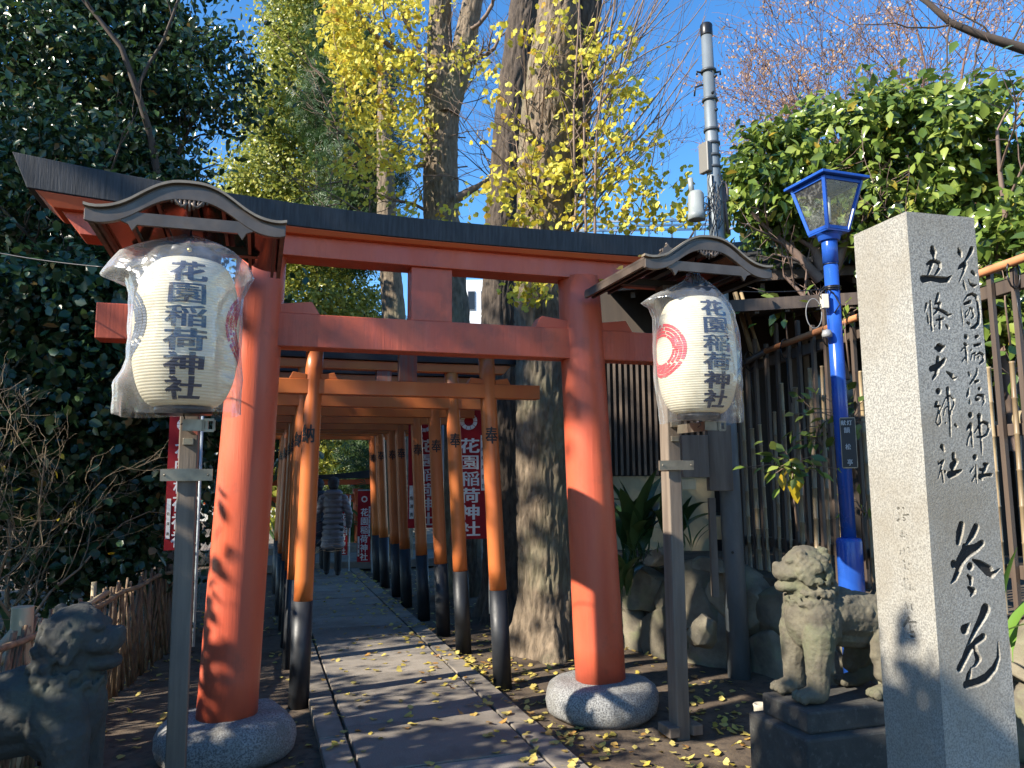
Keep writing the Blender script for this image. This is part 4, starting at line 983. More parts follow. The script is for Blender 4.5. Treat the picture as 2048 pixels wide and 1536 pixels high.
for z, a in ((.95, -1.9), (2.35, -1.7), (3.3, -1.3), (4.6, -1.2), (4.75, -1.5), (4.9, -1.1), (1.6, -1.4)): m.tube([pp(z, .07 * math.cos(a), .07 * math.sin(a)), pp(z, .092 * math.cos(a), .092 * math.sin(a))], [.014, .010], 8)
m.build('step_bolt', BLACKM, up)
m = MB(); m.box(pp(4.20, -.07, -.02), (.05, .11, .26), .5); m.build('grey_box', M('grey enamel box', (.17, .16, .145), rough=.45), up, bevel=.008)
m = MB(); m.lathe(pp(3.72, -.165, -.02), [(.06, -.06), (.072, -.055), (.072, .0), (.066, .004), (.066, .16), (.05, .185), (.02, .19)], 24); m.tube([pp(3.9, -.19), pp(4.03, -.2)], .022, 10); m.build('canister', M('pale grey canister', (.26, .28, .27), rough=.45), up)
m = MB(); m.tube([pp(3.55, .06), pp(4.06, .055)], .016, 8); m.tube([pp(3.55, .095), pp(3.95, .075)], .014, 8); m.tube([pp(3.98, .03), pp(3.99, .09), pp(3.93, .105), pp(3.84, .10), pp(3.8, .04)], .016, 8); m.build('conduit', M('brown conduit', (.12, .09, .08), rough=.6), up)
m = MB(); r5 = random.Random(8)
for k in range(9):
    z0 = r5.uniform(3.9, 4.05); x0 = r5.uniform(-.05, .04); p = [pp(z0, x0, -.06)]
    for j in range(6): p.append(pp(z0 - .08 * (j + 1), x0 - (.12 * (k % 3 == 0) * j / 5) + r5.uniform(-.03, .03), -.065 + r5.uniform(-.02, .01)))
    m.tube(p, .0035, 5)
for k in range(6):
    c = pp(3.78 + r5.uniform(-.1, .1), -.08 + r5.uniform(-.03, .03), -.05); m.tube([(c[0] + .03 * math.cos(a), c[1] + .01 * math.sin(a * 2), c[2] + .03 * math.sin(a)) for a in np.linspace(0, 5, 9)], .0035, 5)
m.build('cable_bundle', BLACKM, up)
m = MB()
for dx in (-.1, .1): m.tube([pp(4.98 - .01, dx * .6), pp(4.98, dx), pp(4.95, dx)], .009, 6)
m.tube([pp(4.86, -.05), pp(4.84, -.12), pp(4.76, -.13)], .008, 6); m.build('insulator', BLACKM, up)

# ================================================================== STONE LIONS
def lion(name, label, loc, ang, head_yaw, mouth_open, seed, scale=1.0, mat=None):
    B = Blob(); E = B.ell; cp = B.cap
    # trunk: deep chest, long back, hind quarters crouched
    E((.13, 0, .38), (.145, .142, .175), (0, .25, 0)); E((.03, 0, .415), (.19, .14, .135), (0, .2, 0)); cp((.08, 0, .42), (-.24, 0, .37), .135, .122); E((-.25, 0, .34), (.12, .12, .12)); cp((.05, 0, .33), (-.2, 0, .30), .085, .085)
    for s in (-1, 1):
        E((-.24, s * .10, .25), (.115, .062, .16), (0, -.35, 0)); cp((-.30, s * .115, .16), (-.33, s * .12, .09), .05, .042); cp((-.33, s * .12, .08), (-.20, s * .125, .045), .045, .045); E((-.17, s * .125, .035), (.075, .055, .036))
        cp((-.22, s * .11, .24), (-.17, s * .12, .12), .07, .045)
        for k in (-1, 0, 1): E((-.11, s * .125 + k * .03, .03), (.03, .019, .026), sub=1)
        E((.14, s * .10, .38), (.10, .065, .135), (0, .15, 0)); cp((.165, s * .10, .33), (.185, s * .1, .16), .084, .060); cp((.185, s * .1, .16), (.19, s * .1, .05), .058, .052)
        E((.22, s * .095, .04), (.085, .058, .042))
        for k in (-1, 0, 1): E((.285, s * .095 + k * .034, .034), (.034, .021, .032), sub=1)
        for k in range(5): E((.142 - .004 * k, s * .13, .28 - .03 * k), (.022, .022, .026), sub=1)
        for k in range(4): E((-.12 - .05 * k, s * .115, .42 - .02 * (k % 2)), (.028, .016, .028), sub=1)
    cp((.12, 0, .46), (.15, 0, .58), .115, .10)
    # tail plume
    for k, (x, z, r_) in enumerate(((-.36, .42, .05), (-.38, .49, .055), (-.37, .56, .05), (-.35, .62, .038), (-.34, .67, .025))): E((x, 0, z), (r_, r_ * .9, r_ * 1.2))
    # head, turned by head_yaw
    cy, sy = math.cos(head_yaw), math.sin(head_yaw); H0 = (.155, 0, .635)
    def h(x, y, z): return (H0[0] + x * cy - y * sy, H0[1] + x * sy + y * cy, H0[2] + z)
    rz = (0, 0, head_yaw)
    E(h(0, 0, .01), (.115, .108, .112), rz, 3); E(h(.08, 0, -.012), (.088, .088, .058), rz, 3); E(h(.115, 0, -.008), (.05, .072, .045), rz)
    dz = -.024 if mouth_open else 0
    E(h(.075, 0, -.084 + dz), (.088, .074, .034), rz, 3); E(h(.12, 0, -.088 + dz), (.040, .055, .030), rz)
    E(h(.142, 0, .018), (.024, .040, .022), rz); 
    for s in (-1, 1):
        E(h(.148, s * .026, .012), (.018, .019, .015), rz, 1); E(h(.06, s * .048, .055), (.055, .036, .022), (0, .25, head_yaw + s * .3)); E(h(.085, s * .05, .028), (.022, .022, .018), rz, 1)
        E(h(.075, s * .07, -.02), (.05, .022, .022), rz); E(h(.01, s * .10, -.005), (.038, .022, .055), (s * .2, .3, head_yaw)); E(h(-.03, s * .1, .03), (.03, .018, .045), (s * .2, .5, head_yaw))
        for k in range(4): E(h(.05 + .028 * k, s * (.062 - .008 * k), -.045), (.011, .010, .013), rz, 1)
    r_ = random.Random(seed)
    for k in range(70):                               # curls of mane over the back of head, cheeks and neck
        th = r_.uniform(-2.6, 2.6); zz = r_.uniform(-.19, .10); rad = .105 if zz > -.05 else .118
        x = -math.cos(th) * rad - .01; y = math.sin(th) * rad
        if x > .05: continue
        sc = 1 - max(0, zz) * 2.2; q = .020 + .012 * r_.random(); c = h(x * sc, y * sc, zz)
        E(c, (q, q, q * .9), rz, 1); E((c[0] + .012 * math.cos(k), c[1] + .012 * math.sin(k), c[2] - .016), (q * .7,) * 3, rz, 1)
    for k in range(16):
        a = -1.3 + 2.6 * k / 15; E(h(.045 * math.cos(a) * 1.6, .075 * math.sin(a), -.125 + dz + .02 * abs(math.sin(a)) - .01 * (k % 2)), (.015, .014, .026), rz, 1)
    def curl(c, nrm, R0, sgn=1):                     # carved spiral lock
        n_ = Vector(nrm).normalized(); x_ = n_.cross(Vector((0, 0, 1)))
        if x_.length < .1: x_ = Vector((1, 0, 0))
        x_.normalize(); y_ = n_.cross(x_)
        for j in range(13):
            a = sgn * j * .62; rr_ = R0 * (1 - j / 14); E(Vector(c) + (x_ * math.cos(a) + y_ * math.sin(a)) * rr_ + n_ * .004 * j / 13, (.0075, .0075, .0075), sub=1)
    for ring, (zz_, RR_, nn_) in enumerate(((-.155, .128, 12), (-.105, .122, 11), (-.05, .118, 10), (.01, .112, 9), (.06, .095, 7))):
        for k in range(nn_):
            a = PI - 2.1 + 4.2 * (k + .5 * (ring % 2)) / nn_; 
            if abs(math.atan2(math.sin(a), math.cos(a))) < 1.15: continue
            c = h(math.cos(a) * RR_ - .008, math.sin(a) * RR_, zz_); curl(c, (math.cos(a + head_yaw), math.sin(a + head_yaw), .1), .021, 1 if k % 2 else -1)
    for k in range(14):
        a = -1.9 + 3.8 * k / 13; q = .024; curl((.13 + .128 * math.cos(a), .128 * math.sin(a), .495 - .016 * (k % 2)), (math.cos(a), math.sin(a), 0), .017); E((.13 + .108 * math.cos(a), .108 * math.sin(a), .50 - .016 * (k % 2)), (.018, .018, .018), sub=1)
    me = B.mesh(name, .0056, 1, .5)
    displace(me, lambda V: .0026 * fbm(V * 20, 3, seed) + .0018 * vnoise(V * 80, seed) - .003 * np.clip(fbm(V * 34, 2, seed + 5) - .55, 0, 1))
    o = link_mesh(name, me, mat or LION); o.location = loc; o.rotation_euler = (0, 0, ang); o.scale = (scale,) * 3
    return tag(o, label, 'lion statue', 'pair of stone guardian lions')
PLX, PLY = 1.61, 3.96; PLA_ = math.radians(17)
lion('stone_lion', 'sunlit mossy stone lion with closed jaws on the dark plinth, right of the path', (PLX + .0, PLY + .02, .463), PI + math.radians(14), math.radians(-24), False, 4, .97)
lion('stone_lion', 'dark shaded stone lion facing right at the lower left corner', (-1.75, 2.86, .345), math.radians(13), math.radians(2), False, 7, 1.0, LION_SHADE)
ped = thing('statue_plinth', 'dark two-tier stone plinth under the right stone lion', 'plinth', (PLX, PLY, 0), 'stone plinths under the lions')
m = MB(); m.box((PLX, PLY, .415), (.66, .36, .10), PLA_); m.build('upper_slab', PLINTH, ped, bevel=.012)
m = MB(); m.box((PLX, PLY, .16), (.76, .46, .41), PLA_); m.build('lower_block', PLINTH, ped, bevel=.014)
ped2 = thing('statue_plinth', 'dark stone plinth under the shaded lion at the lower left', 'plinth', (-1.75, 2.86, 0), 'stone plinths under the lions')
m = MB(); m.box((-1.75, 2.86, .30), (.70, .42, .09), math.radians(14)); m.build('upper_slab', PLINTH, ped2, bevel=.012)
m = MB(); m.box((-1.75, 2.86, .1), (.78, .50, .31), math.radians(14)); m.build('lower_block', PLINTH, ped2, bevel=.014)
m = MB(); c = at_y(1521, 1405, 4.25); m.lathe((c[0], c[1], 0), [(.034, -.02), (.036, .33), (.040, .345), (.034, .35), (.028, .33)], 20); o = m.build('stone_cup', M('pale stone cup', (.42, .38, .30), rough=.8, bump=.001)); tag(o, 'pale round stone stub standing beside the right lion plinth', 'stone stub')

# ================================================================== RETAINING WALL OF BOULDERS
rw = thing('boulder_wall', 'low retaining wall of fitted dark boulders behind the pole and lion', 'stone wall', (1.9, 6.3, 0))
m = MB(); pl_ = [(.95, 7.62), (1.45, 7.05), (2.05, 6.45), (2.75, 4.9), (3.35, 3.6), (5.6, 3.6), (5.6, 12), (.95, 12)]
m.prism(pl_, lambda a, b, d: (a, b, d), -.1, .72); bank = m.build('raised_bank', SOIL, rw)
rb = random.Random(31)
def boulder(c, r, par, seed, nm='boulder', flat=None):
    bm = bmesh.new(); bmesh.ops.create_icosphere(bm, subdivisions=4, radius=1); me = bpy.data.meshes.new(nm); bm.to_mesh(me); bm.free()
    V = np.empty(len(me.vertices) * 3, np.float32); me.vertices.foreach_get('co', V); V = V.reshape(-1, 3).astype(float)
    rg = np.random.default_rng(seed)
    V = np.sign(V) * np.abs(V) ** .6
    for _ in range(12):
        d = unit(rg.normal(size=3) * np.array([1, .8, 1])); k = .66 + .22 * rg.random(); ex = V @ d - k; V = V - np.clip(ex, 0, None)[:, None] * d * .97
    V[:, 1] = np.clip(V[:, 1], -.62 - .05 * V[:, 0], None)
    V = V * (1 + .06 * fbm(V * 1.6, 3, seed))[:, None] * np.array(r)
    a = rg.uniform(-.5, .5); ca, sa = math.cos(a), math.sin(a); V = V @ np.array([[ca, 0, -sa], [0, 1, 0], [sa, 0, ca]])
    if flat is not None:
        c2, s2 = math.cos(flat), math.sin(flat); V = V @ np.array([[c2, s2, 0], [-s2, c2, 0], [0, 0, 1]])
    me.vertices.foreach_set('co', (V + np.array(c) - np.array(origin(par))).astype(np.float32).ravel()); me.update(); me.polygons.foreach_set('use_smooth', np.full(len(me.polygons), True))
    return link_mesh(nm, me, ROCK, par)
wallp = [(1.0, 7.55), (1.45, 7.0), (2.05, 6.4), (2.75, 4.85), (3.3, 3.7)]
Ls = [0]; 
for a, b in zip(wallp[:-1], wallp[1:]): Ls.append(Ls[-1] + math.hypot(b[0] - a[0], b[1] - a[1]))
def onwall(q):
    x = np.interp(q, Ls, [p[0] for p in wallp]); y = np.interp(q, Ls, [p[1] for p in wallp]); return x, y
sd_ = 100
for row, (z, hh) in enumerate(((.14, .27), (.50, .26))):
    q = rb.uniform(-.1, .15)
    while q < Ls[-1]:
        w = rb.uniform(.24, .36); x, y = onwall(q + w); x2, y2 = onwall(q + w + .05); an = math.atan2(y2 - y, x2 - x)
        boulder((x, y, z + rb.uniform(-.03, .03)), (w * 1.2, .24, hh * rb.uniform(1.0, 1.2)), rw, sd_, flat=an); sd_ += 1; q += w * 1.72
for px, py, Y, r in ((1420, 1128, 6.35, (.19, .15, .07)), (1320, 1112, 6.8, (.16, .13, .08)), (1405, 1260, 6.15, (.12, .10, .16))):
    c = at_y(px, py, Y); boulder(tuple(c), r, rw, sd_, 'cap_stone', flat=-.8); sd_ += 1

# ================================================================== BAMBOO FENCE ON THE BANK (runs parallel to the tunnel)
FA = np.array([2.10, 7.15]); FD = np.array([.315, -.949])
def FP(q, off=0.0, z=0.0): p = FA + FD * q + np.array([-.949, -.315]) * off; return (p[0], p[1], z)
fen = thing('bamboo_fence', 'tall fence of dark slats and bamboo canes on the bank behind the blue lamp', 'fence', FP(1.5))
QL = 4.6
def railz(q): return 2.50 + .06 * q * .9
m = MB(); m.bar(FP(.0, .03, railz(0)), FP(QL, .03, railz(QL)), .045, .085); m.build('top_rail', DARKWOOD, fen, bevel=.004)
m = MB(); m.bar(FP(.0, .03, .98), FP(QL, .03, .98), .05, .08); m.build('bottom_rail', DARKWOOD, fen, bevel=.004)
m = MB(); m.bar(FP(2.2, .03, 1.80), FP(QL, .03, 1.80), .05, .07); m.build('middle_rail', DARKWOOD, fen, bevel=.004)
rf = random.Random(5); q = -.02; i = 0
while q < QL:
    top = railz(q) + rf.uniform(.08, .32) if (i % 2 == 0) else railz(q) - rf.uniform(.06, .5)
    if i % 2 == 0:
        m = MB(); w = .028; m.bar(FP(q, .075, .74), FP(q + rf.uniform(-.01, .01), .075, top), w, .03, up=(FD[0], FD[1], 0)); m.build('slat', DARKWOOD, fen)
    else:
        m = MB(); rc = rf.uniform(.012, .021); b0 = FP(q, .085, .74); b1 = FP(q + rf.uniform(-.03, .03), .08 + rf.uniform(-.01, .02), top - .1); pts = []; rr_ = []
        n = 7
        for k in range(n + 1):
            for dz_, f_ in ((-.006, 1.0), (0, 1.22), (.006, 1.0)):
                w_ = k / n; p = [b0[j] + (b1[j] - b0[j]) * w_ for j in range(3)]; p[2] += dz_; pts.append(p); rr_.append(rc * f_)
        m.tube(pts, rr_, 8); m.build('bamboo_cane', BAMBOO, fen)
    q += rf.uniform(.058, .085); i += 1
pts = [FP(-.25, .115, railz(0) - .02), FP(.0, .12, railz(0) - .035), FP(.25, .115, railz(.3) + .02), FP(.6, .11, railz(.6) + .075)]
m = MB(); m.tube(pts, [.028, .03, .028, .026], 12); m.build('dark_handrail', M('dark cane', (.05, .035, .028), rough=.4), fen)
m = MB(); m.tube([FP(.6, .11, railz(.6) + .075), FP(1.3, .115, railz(1.3) + .09), FP(2.2, .11, railz(2.2) + .10), FP(3.2, .115, railz(3.2) + .11), FP(QL, .11, railz(QL) + .12)], [.024, .026, .024, .027, .028], 12); m.build('orange_handrail', CLAY, fen)
for q in (.35, .85, 1.35, 1.75, 2.25, 2.9, 3.35):
    m = MB(); c = FP(q, .10, railz(q) + .04); n_ = Vector((FD[0], FD[1], 0)); x_ = Vector((-.949, -.315, 0))
    m.tube([Vector(c) + x_ * .05 * math.cos(a) + Vector((0, 0, 1)) * .085 * math.sin(a) for a in np.linspace(0, 2 * PI, 14)], .0055, 5); m.tube([(c[0], c[1], c[2] - .06), (c[0] + .01, c[1], c[2] - .22), FP(q + .03, .09, c[2] - .45)], .004, 4); m.build('rope_tie', BLACKM, fen)
m = MB(); m.tube([FP(2.75, -.03, 1.86), FP(3.9, -.03, 1.86)], .055, 14); m.build('log_rail', PALEWOOD, fen)

# ================================================================== TEAHOUSE BEHIND
th = thing('teahouse', 'old wooden teahouse with dark eaves and slatted wall behind the gate', 'house', (2.0, 9.3, 0))
def TH(a, b, z): return (.55 + a * math.cos(-.25) - b * math.sin(-.25), 9.1 + a * math.sin(-.25) + b * math.cos(-.25), z)
m = MB(); m.hexa([TH(.42, .05, .3), TH(6.5, .05, .3), TH(6.5, 2, .3), TH(.42, 2, .3), TH(.42, .05, 3.86), TH(6.5, .05, 3.86), TH(6.5, 2, 4.3), TH(.42, 2, 4.3)]); m.build('wall', M('dark timber wall', (.05, .036, .026), (.03, .022, .017), 6, (1, 1, .2), .8, ovar=0), th)  # wall of dark brown wood
m = MB(); m.hexa([TH(.44, -.0, .7), TH(1.75, -.0, .7), TH(1.75, .045, .7), TH(.44, .045, .7), TH(.44, -.0, 1.55), TH(1.75, -.0, 1.55), TH(1.75, .045, 1.55), TH(.44, .045, 1.55)]); m.build('plaster_panel', PLASTER, th)
for i in range(20):
    m = MB(); a = .46 + i * .066; m.hexa([TH(a, -.05, 1.56), TH(a + .03, -.05, 1.56), TH(a + .03, -.012, 1.56), TH(a, -.012, 1.56), TH(a, -.05, 3.0), TH(a + .03, -.05, 3.0), TH(a + .03, -.012, 3.0), TH(a, -.012, 3.0)]); m.build('slat', M('slat wood', (.12, .085, .06), (.06, .045, .035), 7, (1, 1, .3), .5, ovar=.3), th)
for a in (1.85, 2.6, 3.5, 4.7, 6.0):
    m = MB(); m.hexa([TH(a, -.1, .3), TH(a + .13, -.1, .3), TH(a + .13, .0, .3), TH(a, .0, .3), TH(a, -.1, 3.6), TH(a + .13, -.1, 3.6), TH(a + .13, .0, 3.6), TH(a, .0, 3.6)]); m.build('post', OLDWOOD if a < 2 else DARKWOOD, th)
for (a0, a1) in ((2.75, 3.45), (3.68, 4.65), (4.9, 5.9)):
    m = MB()
    for (x0, x1, z0, z1) in ((a0, a1, 3.02, 3.10), (a0, a1, 2.0, 2.08), (a0, a0 + .06, 2.08, 3.02), (a1 - .06, a1, 2.08, 3.02), ((a0 + a1) / 2 - .02, (a0 + a1) / 2 + .02, 2.08, 3.02)):
        m.hexa([TH(x0, -.06, z0), TH(x1, -.06, z0), TH(x1, .0, z0), TH(x0, .0, z0), TH(x0, -.06, z1), TH(x1, -.06, z1), TH(x1, .0, z1), TH(x0, .0, z1)])
    f_ = m.build('window', OLDWOOD, th)
    for x0, x1 in ((a0 + .065, (a0 + a1) / 2 - .025), ((a0 + a1) / 2 + .025, a1 - .065)):
        m = MB(); m.add([TH(x0, -.03, 2.085), TH(x1, -.03, 2.085), TH(x1, -.03, 3.015), TH(x0, -.03, 3.015)], [(0, 1, 2, 3)]); m.build('pane', M('dark window glass', (.02, .02, .02), rough=.08), f_)
# roofs: main slope with tiles, projecting eave
TILE = M('roof tile', (.05, .05, .052), (.03, .03, .032), 9, rough=.6, bump=.003, bsc=30, ovar=.25)
m = MB(); m.hexa([TH(.5, -1.25, 3.42), TH(7, -1.25, 3.42), TH(7, 2.2, 4.62), TH(.5, 2.2, 4.62), TH(.5, -1.25, 3.48), TH(7, -1.25, 3.48), TH(7, 2.2, 4.68), TH(.5, 2.2, 4.68)]); rfm = m.build('roof', M('roof underboards', (.045, .034, .026), rough=.8), th)
for i in range(14):
    b = -1.2 + i * .24
    for j in range(20):
        a = .5 + j * .385 + (i % 2) * .02; z = 3.485 + (b + 1.25) * .348
        if j == 0 or a > 6.9: continue
        m = MB(); m.bar(TH(a, b - .02, z + .012), TH(a, b + .25, z + .08), .36, .022); m.build('tile', TILE, rfm)
m = MB(); m.bar(TH(.45, 2.2, 4.75), TH(7, 2.2, 4.75), .2, .16); m.build('ridge', TILE, rfm)
for a in np.arange(.6, 7, .42):
    m = MB(); m.bar(TH(a, -1.2, 3.385), TH(a, .1, 3.83), .045, .06); m.build('rafter', DARKWOOD, rfm)
m = MB(); m.bar(TH(.5, -1.29, 3.46), TH(7, -1.29, 3.46), .03, .09); m.build('eave_board', DARKWOOD, rfm)
# lower lean-to porch roof reaching towards the gate
m = MB(); m.hexa([TH(1.6, -2.35, 2.92), TH(4.2, -2.35, 2.92), TH(4.2, 0, 3.32), TH(1.6, 0, 3.32), TH(1.6, -2.35, 2.97), TH(4.2, -2.35, 2.97), TH(4.2, 0, 3.37), TH(1.6, 0, 3.37)]); pr_ = m.build('porch_roof', M('roof underboards', (0, 0, 0)), th)
for a in np.arange(1.66, 4.2, .24):
    m = MB(); m.bar(TH(a, -2.38, 2.90), TH(a, 0, 3.30), .035, .04); m.build('rafter', DARKWOOD, pr_)
m = MB(); m.bar(TH(1.6, -2.39, 2.95), TH(4.2, -2.39, 2.95), .03, .10); m.build('eave_board', DARKWOOD, pr_)
for k in range(2):
    m = MB(); p0 = at_y(1470 + 12 * k, 585, 7.0); p1 = at_y(1512 + 16 * k, 735, 6.95); m.tube([p0, p1], .022 - .006 * k, 10); o = m.build('bamboo_prop', BAMBOO); tag(o, ['thick', 'thin'][k] + ' slanting bamboo prop leaning between fence and porch roof', 'bamboo pole', 'slanting bamboo props')
# rails of a skylight walkway beyond the big gate's cap
rl = thing('rooftop_railing', 'horizontal metal rails on the roof seen above the black cap', 'railing', (2.6, 12.5, 4.5))
for k, py in enumerate((440, 449, 458)):
    m = MB(); m.bar(at_y(1150, py + 4, 12.5), at_y(1530, py - 2, 12.5), .03, .035); m.build('rail', M('pale steel', (.5, .52, .55), rough=.4, metal=.5), rl)
for px in range(1160, 1530, 46):
    m = MB(); m.bar(at_y(px, 475, 12.52), at_y(px, 438, 12.52), .03, .03); m.build('upright', M('pale steel', (0, 0, 0)), rl)

# wooden box hanging behind the right stand
bx = thing('wooden_box', 'weathered wooden board box hanging behind the right lantern stand', 'wooden box', tuple(at_y(1395, 920, 6.0)))
for (x0, y0, x1, y1, Y, mt) in ((1420, 850, 1462, 982, 6.02, OLDWOOD), (1366, 870, 1398, 955, 5.92, OLDWOOD), (1398, 870, 1416, 955, 5.93, OLDWOOD), (1364, 958, 1392, 980, 5.95, PALEWOOD)):
    a = at_y(x0, y1, Y); b = at_y(x1, y0, Y); m = MB(); m.hexa([(a[0], Y, a[2]), (b[0], Y, a[2]), (b[0], Y + .1, a[2]), (a[0], Y + .1, a[2]), (a[0], Y, b[2]), (b[0], Y, b[2]), (b[0], Y + .1, b[2]), (a[0], Y + .1, b[2])]); m.build('board', mt, bx, bevel=.005)
m = MB(); a = at_y(1380, 1075, 6.05); m.box((at_y(1425, 1000, 6.05)[0], 6.08, 1.0), (.05, .05, .75)); m.build('support_post', OLDWOOD, bx)
m = MB(); c = at_y(1437, 1055, 6.5); m.box((c[0], 6.5, c[2]), (.10, .10, .19)); o = m.build('wood_block', PALEWOOD, None, bevel=.006); tag(o, 'small sunlit wood block on the bank left of the grey pole', 'wood block')

# ================================================================== BANNERS
def banner(name, bottom, w, h, ang, label, strip_l=None, pole_side=1, crest=True):
    ca, sa = math.cos(ang), math.sin(ang)
    def S(a, b, d=0.0):
        wv = .012 * math.sin(b * 5 + a * 3); return (bottom[0] + a * ca - (d + wv) * sa * -1, bottom[1] + a * sa - (d + wv) * ca, bottom[2] + b)
    r = thing(name, label, 'banner', bottom, 'red shrine banners')
    nu, nv = 7, 30; V = [S(-w / 2 + w * i / (nu - 1), h * j / (nv - 1)) for j in range(nv) for i in range(nu)]
    link_mesh('cloth', np_mesh('cloth', V, grid_faces(nu, nv), tuple(origin(r)), True), RED, r)
    V, F = column_text('花園稲荷神社', .02 * w, h * .70, h * .125, w * .60, h * .118, .026); V, F = refine(V, F, None, .04)
    flat_to('lettering', V, F, lambda a, b, e=0: S(a, b, .003 + e), WHITE, r)
    if crest:
        V = []; F = []; R_ = w * .24
        for k in range(10):
            a0 = k * 2 * PI / 10; n = 4; o_ = len(V)
            for rr_ in (R_ * .55, R_): V += [(rr_ * math.cos(a0 + i / n * .56), h * .885 + rr_ * math.sin(a0 + i / n * .56)) for i in range(n + 1)]
            for i in range(n): F.append((o_ + i, o_ + i + 1, o_ + n + 2 + i, o_ + n + 1 + i))
        flat_to('crest_print', np.array(V), F, lambda a, b, e=0: S(a, b, .003 + e), WHITE, r)
    def strip(x0, x1, z0, z1, chars):
        V = np.array([(x0, z0), (x1, z0), (x1, z1), (x0, z1)]); V, F = refine(V, [(0, 1, 2, 3)], None, .05); flat_to('white_strip', V, F, lambda a, b, e=0: S(a, b, .003 + e), WHITE, r)
        n = len(chars); V, F = column_text(chars, (x0 + x1) / 2, z1 - (z1 - z0) * .5 / n, (z1 - z0) / n, (x1 - x0) * .8, (x1 - x0) * .9, .02); flat_to('lettering', V, F, lambda a, b, e=0: S(a, b, .0065 + e), BLACKP, r)
    strip(-w * .46, -w * .32, h * .08, h * .36, ' 佐澤勇'); strip(w * .34, w * .47, h * .36, h * .78, '平成年月吉日')
    m = MB(); s_ = pole_side; m.tube([S(s_ * (w / 2 + .03), -.75), S(s_ * (w / 2 + .03), h + .08)], .012, 8); m.tube([S(-w / 2, h + .015), S(w / 2 + .06, h + .015)], .008, 8); m.build('banner_pole', M('pale plastic pole', (.45, .5, .52), rough=.4), r)
    return r
b1 = at_y(938, 1078, 8.0); banner('banner', tuple(b1), .37, 1.36, math.radians(12), 'largest red banner with white writing, between the two nearest right gate posts')
b2 = at_y(848, 1056, 9.2); banner('banner', tuple(b2), .38, 1.38, math.radians(12), 'red banner half hidden behind the fourth right gate post')
b3 = at_y(727, 1124, 13.2); banner('banner', tuple(b3), .22, 1.18, math.radians(5), 'small distant red banner at the far end of the tunnel')
b4 = at_y(357, 1100, 6.2); banner('banner', tuple(b4), .215, 1.12, math.radians(20), 'red banner behind the left lantern stand post')
b5 = at_y(685, 1110, 13.0); banner('banner', tuple(b5), .16, .9, math.radians(0), 'narrow distant red banner partly hidden by the person in the coat')

